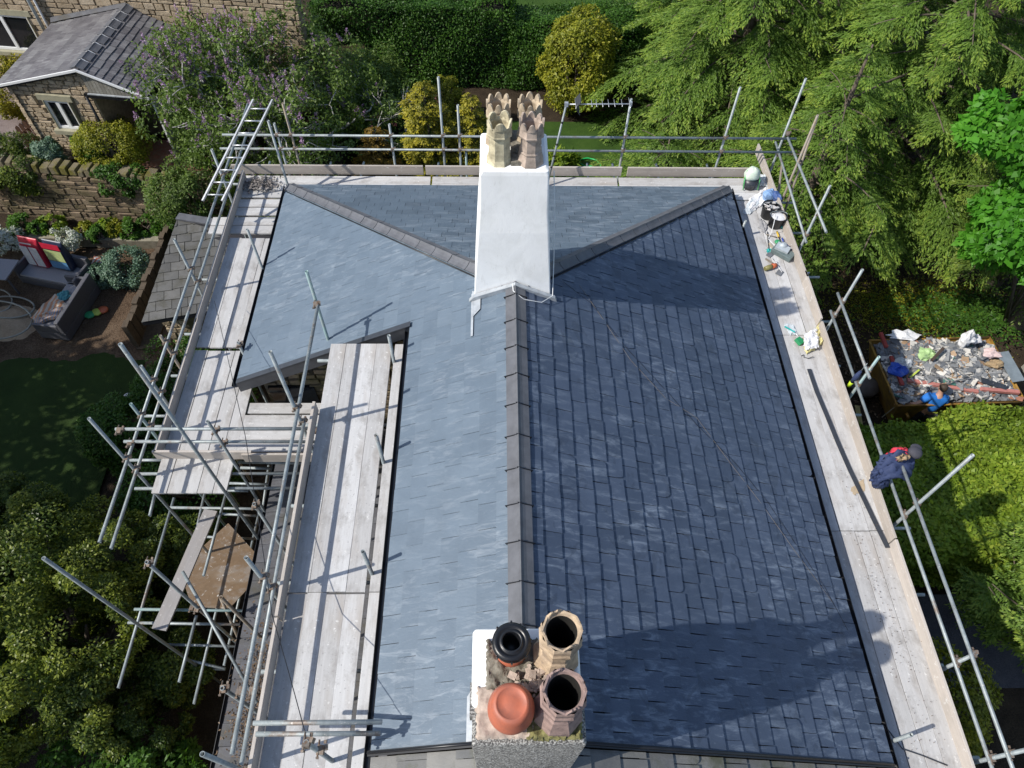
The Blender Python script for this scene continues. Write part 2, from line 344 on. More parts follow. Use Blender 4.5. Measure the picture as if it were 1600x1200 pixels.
def quads(name, P, A, Nn, L, Wd, tone, mat, parent=None, org=None, shape=1, **k):
    """leaf mesh: each leaf one pointed quad"""
    A = A/np.linalg.norm(A, axis=1, keepdims=True); B = np.cross(Nn, A); bl = np.linalg.norm(B, axis=1, keepdims=True); bl[bl < 1e-6] = 1; B = B/bl
    L = L[:, None]; Wd = Wd[:, None]; n = len(P)
    mid = .45
    Nv = np.cross(A, B)*L*.12
    V_ = np.stack([P, P+A*L*mid+B*Wd/2-Nv, P+A*L, P+A*L*mid-B*Wd/2-Nv], 1).reshape(-1, 3)
    if parent is None: o_ = np.array(org)
    else: o_ = np.array(ORG[parent])
    V_ = V_-o_
    me = bpy.data.meshes.new(name); me.vertices.add(4*n); me.loops.add(4*n); me.polygons.add(n)
    me.vertices.foreach_set('co', V_.astype(np.float32).ravel()); me.loops.foreach_set('vertex_index', np.arange(4*n, dtype=np.int32))
    me.polygons.foreach_set('loop_start', np.arange(0, 4*n, 4, dtype=np.int32))
    try: me.polygons.foreach_set('loop_total', np.full(n, 4, dtype=np.int32))
    except Exception: pass
    at_ = me.attributes.new('tone', 'FLOAT', 'POINT'); at_.data.foreach_set('value', np.repeat(tone, 4).astype(np.float32))
    me.materials.append(M[mat]); me.update(calc_edges=True)
    o = bpy.data.objects.new(name, me); S.collection.objects.link(o)
    if parent is None: o.location = org
    else: o.parent = parent
    ORG[o] = Vector(o_); tag(o, **k); return o
def unit(rng, n):
    v = rng.normal(size=(n, 3)); return v/np.linalg.norm(v, axis=1, keepdims=True)
def blob(seed, c, Rr, K, n, L, Wd, crad=.3, inner=.15, flat=.0, zmin=0, up=.35, droop=.0):
    """a crown of leaf clumps round an uneven ellipsoid; returns leaf arrays"""
    rng = np.random.default_rng(seed); c = np.array(c, float); Rr = np.array(Rr, float)
    d = unit(rng, K); rad = rng.uniform(.45, .92, K)**.6
    cc = c+d*Rr*rad[:, None]; cc[:, 2] = np.maximum(cc[:, 2], zmin+.1)
    rk = Rr.mean()*crad*rng.uniform(.6, 1.3, K); ct = rng.uniform(0, 1, K)
    i = rng.integers(0, K, n); out = unit(rng, n); dd = d[i]
    flip = (out*dd).sum(1) < -.25; out[flip] *= -1
    sh = rng.uniform(.7, 1.08, n)
    P = cc[i]+out*(rk[i]*sh)[:, None]*np.array([1, 1, 1-flat])
    Nn = out*.7+dd*.3+rng.normal(size=(n, 3))*.45+np.array([0, 0, up])
    A = np.cross(Nn, unit(rng, n))+np.array([0, 0, -droop])+out*.3
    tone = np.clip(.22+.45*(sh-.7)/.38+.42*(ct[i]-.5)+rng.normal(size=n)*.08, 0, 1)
    ok = P[:, 2] > zmin
    LL = L*rng.uniform(.6, 1.3, n); WW = Wd*rng.uniform(.7, 1.2, n)
    return [x[ok] for x in (P, A, Nn, LL, WW, tone)]
def boxcloud(seed, a, b, n, L, Wd, bumpy=.18, bs=1.2):
    """leaves over the top and sides of a clipped hedge"""
    rng = np.random.default_rng(seed); a = np.array(a, float); b = np.array(b, float); s = b-a
    ar = np.array([s[0]*s[1]*1.5, s[0]*s[2], s[1]*s[2], s[0]*s[2], s[1]*s[2]]); f = rng.choice(5, n, p=ar/ar.sum())
    u = rng.uniform(0, 1, (n, 3)); nr = np.array([[0, 0, 1], [0, -1, 0], [-1, 0, 0], [0, 1, 0], [1, 0, 0]])[f]
    u[f == 0, 2] = 1; u[f == 1, 1] = 0; u[f == 2, 0] = 0; u[f == 3, 1] = 1; u[f == 4, 0] = 1
    P = a+u*s
    ph = rng.uniform(0, 6.28, 9)
    h = sum(np.sin(P[:, 0]*bs*k+ph[k]+1.3*np.sin(P[:, 1]*bs*.8*k+ph[k+3]))*np.cos(P[:, 1]*bs*k*1.1+ph[k+5]+P[:, 2]*bs*k)/k for k in (1, 2, 3))
    P = P+nr*(h*bumpy)[:, None]+rng.normal(size=(n, 3))*.05
    P[:, 2] = np.maximum(P[:, 2], .03)
    Nn = nr*.8+rng.normal(size=(n, 3))*.5+np.array([0, 0, .3]); A = np.cross(Nn, unit(rng, n))
    tone = np.clip(.45+h*.22+rng.normal(size=n)*.15, 0, 1)
    return [P, A, Nn, L*rng.uniform(.6, 1.3, n), Wd*rng.uniform(.7, 1.2, n), tone]
def cat(*ls): return [np.concatenate([l[i] for l in ls]) for i in range(6)]
def shrub(name, label, catg, c, Rr, mat, seed, K, n, L, Wd, base=None, group=None, crown='foliage', core=True, **k):
    b = Vector(base) if base else Vector((c[0], c[1], max(0, c[2]-Rr[2])))
    t = thing(name, label, catg, b, group)
    a = blob(seed, c, Rr, K, n, L, Wd, zmin=b.z, **k)
    quads(crown, *a, mat, parent=t)
    mb = MB(); r_ = random.Random(seed)
    for i in range(7):
        e = Vector((c[0]+r_.uniform(-.5, .5)*Rr[0], c[1]+r_.uniform(-.5, .5)*Rr[1], c[2]+r_.uniform(0, .5)*Rr[2]))
        s0 = b+Vector((r_.uniform(-.1, .1), r_.uniform(-.1, .1), -.05)); m_ = (s0+e)/2+Vector((r_.uniform(-.1, .1), r_.uniform(-.1, .1), .1))
        mb.path([s0, m_, e], [.03, .022, .008], 6)
    mb.build('stem', 'bark', t)
    return t
# ================================================================== SETTING: ground
def sheet(name, pts, z, mat, kind='structure', label=None, cat_=None, sub=0, amp=0, thick=None):
    mb = MB(); mb.add([(p[0], p[1], z if len(p) < 3 else p[2]) for p in pts], [tuple(range(len(pts)))])
    return mb.build(name, mat, kind=kind, label=label, cat=cat_)
def relief(name, x0, x1, y0, y1, z, step, amp, mat, seed=1, fn=None, **k):
    nx = int((x1-x0)/step)+1; ny = int((y1-y0)/step)+1; r_ = np.random.default_rng(seed); ph = r_.uniform(0, 6.28, 12)
    X, Y = np.meshgrid(np.linspace(x0, x1, nx), np.linspace(y0, y1, ny))
    Z = z+amp*(np.sin(X*1.1+ph[0]+np.sin(Y*.9+ph[1]))*.5+np.sin(Y*1.7+ph[2]+X*.6)*.3+np.sin(X*3.3+ph[3])*np.sin(Y*2.9+ph[4])*.25+r_.normal(size=X.shape)*.12)
    if fn: Z = fn(X, Y, Z)
    mb = MB(); mb.v = list(zip(X.ravel().tolist(), Y.ravel().tolist(), Z.ravel().tolist()))
    for j in range(ny-1):
        for i in range(nx-1): a = j*nx+i; mb.f.append((a, a+1, a+nx+1, a+nx))
    mb.mi = [0]*len(mb.f); mb.sm = [True]*len(mb.f); return mb.build(name, mat, **k)
sheet('ground', [(-90, -60), (90, -60), (90, 110), (-90, 110)], -.06, 'soil')
relief('lawn', -3.2, 6.6, 13.2, 21.6, .0, .35, .02, 'lawn', 2, kind='structure')
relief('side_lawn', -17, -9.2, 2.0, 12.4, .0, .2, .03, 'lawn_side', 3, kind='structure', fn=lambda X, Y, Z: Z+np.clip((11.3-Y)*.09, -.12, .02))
relief('far_lawn', -3, 12, 25.6, 40, .05, .8, .04, 'lawn', 4, kind='structure')
relief('mulch_bed', -17, -8.6, 10.3, 15.3, .0, .15, .045, 'mulch', 5, kind='structure', fn=lambda X, Y, Z: Z+np.clip((Y-11.3)*.09, -.12, .02))
relief('yard', 5.2, 20, 8.3, 16.5, -.02, .4, .04, 'soil', 6, kind='structure')
relief('side_path', 5.6, 16, 3.0, 4.9, .0, .4, .015, 'path', 7, kind='structure')
# raised ground behind the stone wall, carrying the cottage
def terrace():
    mb = MB(); mb.bbox((-60, 16.75, -.5), (-4.6, 60, 1.5)); mb.build('terrace', 'soil', kind='structure')
    sheet('gravel_drive', [(-25, 17.9), (-14.0, 17.9), (-13.2, 19.6), (-14.5, 24), (-25, 26)], 1.52, 'gravel')
    mb = MB(); mb.bbox((-10.9, 16.95, 1.5), (-8.3, 18.3, 1.56)); mb.build('brick_patio', 'patio', kind='structure')
M['patio'] = simple('patio_brick', (.30, .12, .08), .85, 0, .4, 12, col2=(.26, .19, .15), bmp=.3)
terrace()
# ================================================================== HOUSE
XR, HW, YF, YA, YN, YV, ZE, ZR, WNR = .243, 4.384, 11.30, 6.65, 1.03, 6.585, 5.641, 7.80, 1.502
ZE1 = ZR-(WNR/HW)*(ZR-ZE)
house = thing('scaffolded_house', 'house with a newly laid blue slate hipped roof and two chimney stacks, wrapped in scaffolding', 'house', (XR, 6, 0))
mb = MB()
mb.bbox((XR-WNR+.12, YN, 0), (XR+HW-.28, YV+.3, ZE-.12)); mb.bbox((XR-WNR+.12, YN, ZE-.12), (XR+WNR, YV+.3, ZE1-.25))
mb.bbox((XR-HW+.28, YV+.13, 0), (XR+HW-.28, YF-.28, ZE-.12))
mb.build('wall', 'stone_old', house)
# gable end of the wing seen beside the open bay: rubble stone with a dark opening
def rubble(mb, o, ux, nrm, L, zf, z0, cw=(.18, .42), ch=(.10, .2), prot=.03, rng=None, gap=.012, holes=(), thick=.12, zmaxf=None, mi=0):
    """courses of individual stones on a face; o start, ux unit along, nrm outward"""
    rng = rng or random.Random(3); z = z0
    up = Vector((0, 0, 1)); zt = max(zf(0), zf(L), zf(L/2))
    while z < zt-.03:
        h = min(rng.uniform(*ch), zt-z); x = 0
        while x < L-.02:
            w_ = min(rng.uniform(*cw), L-x)
            if L-x-w_ < .08: w_ = L-x
            xc, zc = x+w_/2, z+h/2
            top = min(zf(x+.01), zf(x+w_-.01))
            hh = h
            if z+h > top:
                hh = top-z
            skip = hh < .03
            for (a, b, c, d) in holes:
                if xc > a and xc < b and zc > c and zc < d: skip = True
            if not skip:
                p = prot*rng.uniform(.2, 1); wi = w_-gap*rng.uniform(.6, 1.8); hi = hh-gap*rng.uniform(.6, 1.8); zc = z+hh/2
                if wi > .02 and hi > .02:
                    j = lambda: rng.uniform(-.016, .016)
                    vs = []
                    for dz in (-1, 1):
                        for dx in (-1, 1):
                            jx, jz = j(), j()
                            vs.append(o+ux*(xc+dx*wi/2+jx)+up*(zc+dz*hi/2+jz)-nrm*thick)
                            vs.append(o+ux*(xc+dx*(wi/2-.015)+jx)+up*(zc+dz*(hi/2-.012)+jz)+nrm*p)
                    # 0 bl-back 1 bl-front 2 br-back 3 br-front 4 tl-b 5 tl-f 6 tr-b 7 tr-f
                    mb.add(vs, [(1, 3, 7, 5), (0, 1, 5, 4), (2, 6, 7, 3), (4, 5, 7, 6), (0, 2, 3, 1)], mi)
            x += w_
        z += h
mb = MB()
sl_ = (ZR-ZE)/HW
rubble(mb, Vector((XR-HW+.3, YV+.1, 0)), Vector((1, 0, 0)), Vector((0, -1, 0)), 2.95, lambda u: ZE-.18+u*sl_, 2.2, holes=((.05, .85, 3.2, 5.35),), rng=random.Random(5))
mb.build('wall', 'stone_old', house)
mb = MB(); mb.bbox((XR-HW+.36, YV+.06, 3.2), (XR-HW+1.12, YV+.11, 5.35)); mb.build('window', 'glass', house)
# roof: dark underlay body, slates laid as separate pieces, ridge and hip tiles
mb = MB()
th = Vector((0, 0, -.16))
def clipped(poly, plane):  # keep n.p<=d
    n_, d_ = plane; out = []
    for i in range(len(poly)):
        a, b = poly[i], poly[(i+1) % len(poly)]; da = n_[0]*a[0]+n_[1]*a[1]-d_; db = n_[0]*b[0]+n_[1]*b[1]-d_
        if da <= 0: out.append(a)
        if (da < 0 < db) or (db < 0 < da):
            t = da/(da-db); out.append((a[0]+(b[0]-a[0])*t, a[1]+(b[1]-a[1])*t))
    return out
def cliptoconvex(poly, conv):
    cx = sum(p[0] for p in conv)/len(conv); cy = sum(p[1] for p in conv)/len(conv)
    for i in range(len(conv)):
        a, b = conv[i], conv[(i+1) % len(conv)]; nx, ny = b[1]-a[1], -(b[0]-a[0])
        d = nx*a[0]+ny*a[1]
        if nx*cx+ny*cy > d: nx, ny, d = -nx, -ny, -d
        poly = clipped(poly, ((nx, ny), d))
        if len(poly) < 3: return []
    return poly
def slating(mb, o, uv, vv, nn, conv, rows, g, wd, rng, th_=.011, over=.07, gap=.004, jit=.004, chip=.10, edge=0, cs=1.0, lf=.0035):
    """rows: (v0 first tail, count). o + uv*u + vv*v; nn normal"""
    for r_ in range(rows[1]):
        v0 = rows[0]+r_*g; u = min(p[0] for p in conv)-wd*(1.0 if r_ % 2 else .5)-rng.uniform(0, .05); umax = max(p[0] for p in conv)
        while u < umax:
            ww = wd*(1+rng.uniform(-.04, .04)); gp = gap*rng.uniform(.5, 1.9); jv = rng.uniform(-jit, jit); sk = rng.uniform(-.5, .5)*jit
            lift = rng.uniform(0, lf); lr = rng.uniform(-.002, .002)
            a, b, c, d = (u+gp/2, v0+jv-sk), (u+ww-gp/2, v0+jv+sk), (u+ww-gp/2, v0+g+over), (u+gp/2, v0+g+over)
            poly = [a, b, c, d]
            if rng.random() < chip:
                cc = rng.uniform(.012, .05)*cs; c2 = rng.uniform(.02, .09)*cs
                if rng.random() < .5: poly = [(a[0]+cc, a[1]), b, c, d, (a[0], a[1]+c2), (a[0]+cc*.35, a[1]+c2*.35)]
                else: poly = [a, (b[0]-cc, b[1]), (b[0]-cc*.35, b[1]+c2*.35), (b[0], b[1]+c2), c, d]
            poly = cliptoconvex(poly, conv)
            if len(poly) >= 3:
                k = len(poly); vs = []
                for (x, y) in poly:
                    t = (y-v0)/(g+over); h = (th_*2.1+lift)*(1-t)+.003*t+lr*((x-u)/ww-.5)*2*(1-t)
                    vs.append(o+uv*x+vv*y+nn*h)
                for (x, y) in poly:
                    t = (y-v0)/(g+over); h = (th_*2.1+lift)*(1-t)+.003*t+lr*((x-u)/ww-.5)*2*(1-t)-th_
                    vs.append(o+uv*x+vv*y+nn*h)
                mb.add(vs, [tuple(range(k))]); mb.add(vs, [(i, k+i, k+(i+1) % k, (i+1) % k) for i in range(k)], edge)
            u += ww
LS = math.hypot(HW, ZR-ZE); LH = math.hypot(YF-YA, ZR-ZE)
vR = Vector((-HW, 0, ZR-ZE))/LS; nR = Vector((ZR-ZE, 0, HW))/LS
vL = Vector((HW, 0, ZR-ZE))/LS; nL = Vector((-(ZR-ZE), 0, HW))/LS
vH = Vector((0, -(YF-YA), ZR-ZE))/LH; nH = Vector((0, ZR-ZE, YF-YA))/LH
oR = Vector((XR+HW, 0, ZE)); oL = Vector((XR-HW, 0, ZE)); oH = Vector((0, YF, ZE)); Yv_ = Vector((0, 1, 0)); Xv_ = Vector((1, 0, 0))
E0 = -.05                                   # eaves overhang down the slope
G = LS/21.0
roof = None
mb = MB()
for poly in ([(XR, YN, ZR), (XR+HW, YN, ZE), (XR+HW, YF, ZE), (XR, YA, ZR)], [(XR, YN, ZR), (XR, YA, ZR), (XR-HW, YF, ZE), (XR-HW, YV, ZE), (XR-WNR, YV, ZE1), (XR-WNR, YN, ZE1)],
             [(XR, YA, ZR), (XR+HW, YF, ZE), (XR-HW, YF, ZE)]):
    mb.prism([Vector(p)-Vector((0, 0, .012)) for p in poly], (0, 0, -.13))
roof = mb.build('roof', 'deck_under', house)
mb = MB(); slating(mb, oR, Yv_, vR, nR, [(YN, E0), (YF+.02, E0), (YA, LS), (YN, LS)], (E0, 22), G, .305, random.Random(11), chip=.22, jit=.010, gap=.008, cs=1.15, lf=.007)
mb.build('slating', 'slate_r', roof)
v1 = (HW-WNR)/HW*LS; k1 = round((v1-.05-E0)/G); yh = lambda v: YF-(YF-YA)*v/LS
vs1 = E0+k1*G
mb = MB(); rg = random.Random(12)
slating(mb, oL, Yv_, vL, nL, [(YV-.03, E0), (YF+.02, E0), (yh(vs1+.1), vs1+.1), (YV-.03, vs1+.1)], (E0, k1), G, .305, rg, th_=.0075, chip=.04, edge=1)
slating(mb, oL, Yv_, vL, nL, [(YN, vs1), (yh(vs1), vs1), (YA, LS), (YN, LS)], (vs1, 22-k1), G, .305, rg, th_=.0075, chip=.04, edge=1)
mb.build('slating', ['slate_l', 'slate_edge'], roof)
mb = MB(); slating(mb, oH, Xv_, vH, nH, [(XR-HW-.02, E0), (XR+HW+.02, E0), (XR, LH)], (E0, 22), LH/21, .28, random.Random(13), chip=.08)
mb.build('slating', 'slate_h', roof)
# ridge and hip tiles: angular tiles with a rounded crown, bedded end to end
def angtile(p, q, dl, dr, wing=.15, r=.03, th_=.016):
    """tile from p to q along the ridge; dl, dr unit vectors down each slope"""
    p, q = Vector(p), Vector(q); mbt = MB(); t = (q-p).normalized()
    up = (-(dl+dr)).normalized()
    prof = [dl*wing, dl*.07, dl*.03+up*.008, up*.022, dr*.03+up*.008, dr*.07, dr*wing]
    prof = [x+up*.045 for x in prof]
    inner = [x-up*th_ for x in prof]
    k = len(prof)
    vs = [p+x for x in prof]+[q+x for x in prof]+[p+x for x in inner]+[q+x for x in inner]
    fs = [(i, i+1, k+i+1, k+i) for i in range(k-1)]+[(2*k+i, 3*k+i, 3*k+i+1, 2*k+i+1) for i in range(k-1)]
    fs += [(i, 2*k+i, 2*k+i+1, i+1) for i in range(k-1)]+[(k+i, k+i+1, 3*k+i+1, 3*k+i) for i in range(k-1)]
    fs += [(0, k, 3*k, 2*k), (k-1, 3*k-1, 4*k-1, 2*k-1)]
    mbt.add(vs, fs, sm=False); return mbt
y = YA+.25; i = 0
rgt = random.Random(4)
dRs, dLs, dHs = -vR, -vL, -vH
while y > 1.9:
    y2 = y-.44; dz = rgt.uniform(-.003, .003)
    angtile((XR, y-.004, ZR+.004+dz), (XR, y2+.006, ZR+.004-dz), -vL, -vR, .152).build('ridge_tile', 'ridge', roof)
    jb = MB(); jb.box((XR, y2+.002, ZR+.037), (.05, .016, .05)); jb.box((XR+.09, y2+.002, ZR-.01), (.14, .008, .05), (0, R(26), 0)); jb.box((XR-.09, y2+.002, ZR-.01), (.14, .008, .05), (0, R(-26), 0))
    jb.build('joint', 'black_plastic', roof) if i < 12 else None
    y = y2; i += 1
for sx, dl in ((-1, 'L'), (1, 'R')):
    a = Vector((XR+sx*HW, YF, ZE)); b = Vector((XR+sx*.1, YA+.1, ZR-.03)); L_ = (b-a).length; n_ = int(L_/.40); t = (b-a)/L_
    s1 = (vL if sx < 0 else vR); e1 = (-s1-t*(-s1).dot(t)).normalized(); e2 = (-vH-t*(-vH).dot(t)).normalized()
    f1 = nL if sx < 0 else nR
    # directions lying in each slope, square to the hip
    d1 = f1.cross(t).normalized(); d1 = d1 if d1.z < 0 else -d1
    d2 = nH.cross(t).normalized(); d2 = d2 if d2.z < 0 else -d2
    for j in range(n_):
        p = a+t*(L_*j/n_+.006); q = a+t*(L_*(j+1)/n_-.006)
        if j == n_-1: q = b
        o_ = .006*rgt.uniform(-1, 1)
        angtile(p+V(0, 0, .006+o_), q+V(0, 0, .006), d1, d2, .125).build('hip_tile', 'ridge', roof)
    mbx = MB(); mbx.path([a+V(0, 0, .01)+d1*.135, b+V(0, 0, .01)+d1*.135], .012, 6); mbx.build('hip_trim', 'black_plastic', roof)
# verge trim and valley strip
mb = MB(); p, q = Vector((XR-HW-.03, YV-.02, ZE-.02)), Vector((XR-WNR, YV-.02, ZE1+.0))
mb.prism([p+V(0, 0, .03), q+V(0, 0, .03), q+V(0, 0, -.20), p+V(0, 0, -.20)], (0, -.05, 0)); mb.build('bargeboard', 'dark_pvc', house)
mb = MB(); mb.prism([p+V(0, .03, .045), q+V(0, .03, .045), q+V(0, -.06, .045), p+V(0, -.06, .045)], (0, 0, .012)); mb.build('verge_trim', 'dark_pvc', house)
mb = MB()
for a, b in ((Vector((XR+.13, YN, ZR-.05)), Vector((XR+HW+.04, YN, ZE-.02))), (Vector((XR-.13, YN, ZR-.05)), Vector((XR-WNR-.04, YN, ZE1-.02)))):
    mb.prism([a+V(0, .02, .03), b+V(0, .02, .03), b+V(0, -.03, .03), a+V(0, -.03, .03)], (0, 0, .015))
    mb.path([a+V(0, 0, .052), b+V(0, 0, .052)], .014, 6)
mb.build('verge_trim', 'black_plastic', house)
def gutter(name, a, b, nrm, parent, r=.055):
    a, b = Vector(a), Vector(b); m_ = MB(); t = (b-a).normalized(); n_ = Vector(nrm); k = 0
    prof = [(-r, 0), (-r*.9, -r*.5), (-r*.4, -r*.95), (r*.4, -r*.95), (r*.9, -r*.5), (r, 0)]
    pts = [n_*x+V(0, 0, z) for x, z in prof]+[n_*x*.86+V(0, 0, z*.86+.002) for x, z in prof[::-1]]
    vs = [a+p for p in pts]+[b+p for p in pts]; n2 = len(pts)
    m_.add(vs, [(i, (i+1) % n2, n2+(i+1) % n2, n2+i) for i in range(n2)]+[tuple(range(n2)), tuple(range(n2, 2*n2))]); return m_.build(name, 'black_plastic', parent)
gutter('gutter', (XR+HW+.085, YN-4, ZE-.07), (XR+HW+.085, YF+.1, ZE-.07), (1, 0, 0), house)
gutter('gutter', (XR-HW-.085, YV-.05, ZE-.07), (XR-HW-.085, YF+.1, ZE-.07), (-1, 0, 0), house)
gutter('gutter', (XR-HW-.1, YF+.085, ZE-.07), (XR+HW+.1, YF+.085, ZE-.07), (0, 1, 0), house)
gutter('gutter', (XR-WNR-.045, YN-4, ZE1-.07), (XR-WNR-.045, YV-.05, ZE1-.07), (-1, 0, 0), house, .045)
mb = MB()
mb.bbox((XR+HW-.03, YN-4, ZE-.24), (XR+HW+.01, YF, ZE-.05)); mb.bbox((XR-HW-.01, YV, ZE-.24), (XR-HW+.03, YF, ZE-.05)); mb.bbox((XR-HW, YF-.02, ZE-.24), (XR+HW, YF+.02, ZE-.05)); mb.bbox((XR-WNR-.01, YN-4, ZE1-.26), (XR-WNR+.03, YV, ZE1-.05))
mb.build('fascia', 'dark_pvc', house)
# ---- chimney stacks
def rsq(hx, hy, rr, n=5):
    out = []
    for cx, cy, a0 in ((hx-rr, hy-rr, 0), (-hx+rr, hy-rr, 90), (-hx+rr, -hy+rr, 180), (hx-rr, -hy+rr, 270)):
        for i in range(n+1): a = R(a0+90*i/n); out.append((cx+rr*math.cos(a), cy+rr*math.sin(a)))
    return out
def loft(mb, rings, mi=0, sm=True, cap=True):
    n = len(rings[0]); k = len(mb.v)
    for r_ in rings: mb.v += [tuple(p) for p in r_]
    for i in range(len(rings)-1):
        for j in range(n): mb.f.append((k+i*n+j, k+i*n+(j+1) % n, k+(i+1)*n+(j+1) % n, k+(i+1)*n+j)); mb.mi.append(mi); mb.sm.append(sm)
    if cap: mb.f.append(tuple(k+(len(rings)-1)*n+j for j in range(n))); mb.mi.append(mi); mb.sm.append(False)
cx, cy = .205, 7.16
mb = MB()
rings = []
for z, hx, hy, dy, rr in ((7.0, .545, .50, 0, .012), (7.6, .53, .49, 0, .012), (8.7, .462, .435, 0, .03), (9.0, .436, .412, .002, .03), (9.55, .412, .375, 0, .02), (9.6, .405, .368, 0, .04), (9.625, .37, .335, 0, .06)):
    rings.append([(cx+x+(z-7.8)*-.004, cy+y+dy, z) for x, y in rsq(hx, hy, rr, 3)])
loft(mb, rings, sm=False); stack1 = mb.build('chimney_stack', 'render', house)
mb = MB(); mb.box((cx+.01, cy+.02, 9.65), (.12, .62, .05)); mb.ball((cx+.03, cy-.05, 9.68), (.12, .16, .08), 6, 8, noise_=.3)
mb.build('flaunching', 'mortar_grey', stack1)
def octpot(cx, cy, z, h, w, mat, petals=8, seed=0, spike=.2, plain=False):
    """tall octagonal crown pot: square flared foot, octagonal shaft, moulded collar, crown of pointed petals; hollow"""
    mb = MB(); r0 = w/2/math.cos(R(22.5)); q = .5
    foot = [[(cx+x, cy+y, z) for x, y in ((w*.55, w*.55), (-w*.55, w*.55), (-w*.55, -w*.55), (w*.55, -w*.55))]]
    n = 8
    def ring(r, zz, ph=.5): return [(cx+r*math.cos(2*math.pi*(j+ph)/n), cy+r*math.sin(2*math.pi*(j+ph)/n), zz) for j in range(n)]
    def sqr(r, zz):
        o = []
        for j in range(n):
            a = 2*math.pi*(j+.5)/n; c, s = math.cos(a), math.sin(a); m_ = max(abs(c), abs(s)); o.append((cx+r*c/m_, cy+r*s/m_, zz))
        return o
    zc = z+h*.60
    rings = [sqr(w*.56, z), sqr(w*.55, z+h*.06), ring(r0*.88, z+h*.24), ring(r0*.86, z+h*.25), ring(r0*.80, zc-.03*h)] if not plain else [sqr(w*.56, z), sqr(w*.54, z+h*.03), ring(r0*.90, z+h*.14), ring(r0*.84, zc-.03*h)]
    if not plain: rings.insert(4, ring(r0*.92, z+h*.28)); rings.insert(5, ring(r0*.82, z+h*.31))
    rings += [ring(r0*.98, zc), ring(r0*1.02, zc+.035*h), ring(r0*.97, zc+.06*h), ring(r0*.92, z+h*(.80))]
    loft(mb, rings, sm=False, cap=False)
    zt = z+h*.80; ri = r0*.80
    # crown petals
    rg = random.Random(seed); na = petals
    for j in range(na):
        a0 = 2*math.pi*(j+.06)/na+R(22.5); a1 = 2*math.pi*(j+.94)/na+R(22.5); hh = h*spike*(1-.2*rg.random()); m_ = 6
        o_, i_ = [], []
        for k in range(m_+1):
            t = k/m_; a = a0+(a1-a0)*t; zz = zt+hh*(math.sin(math.pi*t)**.62)
            # octagon radius at this angle
            f = math.cos(R(22.5))/math.cos(((a-0) % R(45))-R(22.5)) if petals == 8 else 1.0
            ro = r0*.93*(1 if petals != 8 else 1.0)
            o_.append((ro*math.cos(a), ro*math.sin(a), zz)); i_.append(((ro-.022)*math.cos(a), (ro-.022)*math.sin(a), zz))
        for k in range(m_):
            a = a0+(a1-a0)*k/m_; b = a0+(a1-a0)*(k+1)/m_
            bo = [(r0*.93*math.cos(x), r0*.93*math.sin(x), zt-.012) for x in (a, b)]; bi = [((r0*.93-.022)*math.cos(x), (r0*.93-.022)*math.sin(x), zt-.012) for x in (a, b)]
            P = lambda t3: (cx+t3[0], cy+t3[1], t3[2])
            mb.add([P(bo[0]), P(bo[1]), P(o_[k+1]), P(o_[k])], [(0, 1, 2, 3)]); mb.add([P(bi[0]), P(bi[1]), P(i_[k+1]), P(i_[k])], [(0, 3, 2, 1)])
            mb.add([P(o_[k]), P(o_[k+1]), P(i_[k+1]), P(i_[k])], [(0, 1, 2, 3)])
    # rim ledge and dark flue
    mb.lathe([(r0*.92, zt-z), (ri, zt-z+.004), (ri*.97, zt-z-.05), (ri*.9, h*.3)], (cx, cy, z), 16, 0, .5, sm=True)
    mb.lathe([(ri*.9, h*.3), (0.001, h*.28)], (cx, cy, z), 16, 1)
    return mb
for (px, py, mt, sd, pl, pt) in ((.02, 6.99, 'clay_cream', 1, True, 5), (.385, 6.98, 'clay_pink', 2, False, 8), (.01, 7.35, 'clay_buff', 3, False, 8), (.375, 7.35, 'clay_buff', 4, False, 8)):
    octpot(px, py, 9.60, .64 if sd < 3 else .63, .285, mt, pt, sd, .145, pl).build('chimney_pot', [mt, 'soot'], stack1)
mb = MB(); p0 = Vector((cx, 6.655, 0))
mb.prism([V(-.40, 6.60, 7.53), V(-.33, 6.60, 7.62), V(.243, 6.60, 7.87), V(.80, 6.60, 7.60), V(.84, 6.60, 7.50), V(.243, 6.6, 7.78)], (0, .06, 0)); mb.build('apron_flashing', 'lead', stack1)
mb = MB(); mb.path([V(.20, 6.6, 7.9), V(.21, 6.5, 7.87), V(.35, 6.42, 7.79), V(.6, 6.45, 7.69), V(.76, 6.6, 7.66), V(.78, 7.0, 7.9), V(.75, 7.1, 8.6), V(.7, 7.2, 9.3)], .006, 6); mb.build('aerial_cable', 'pvc', stack1)
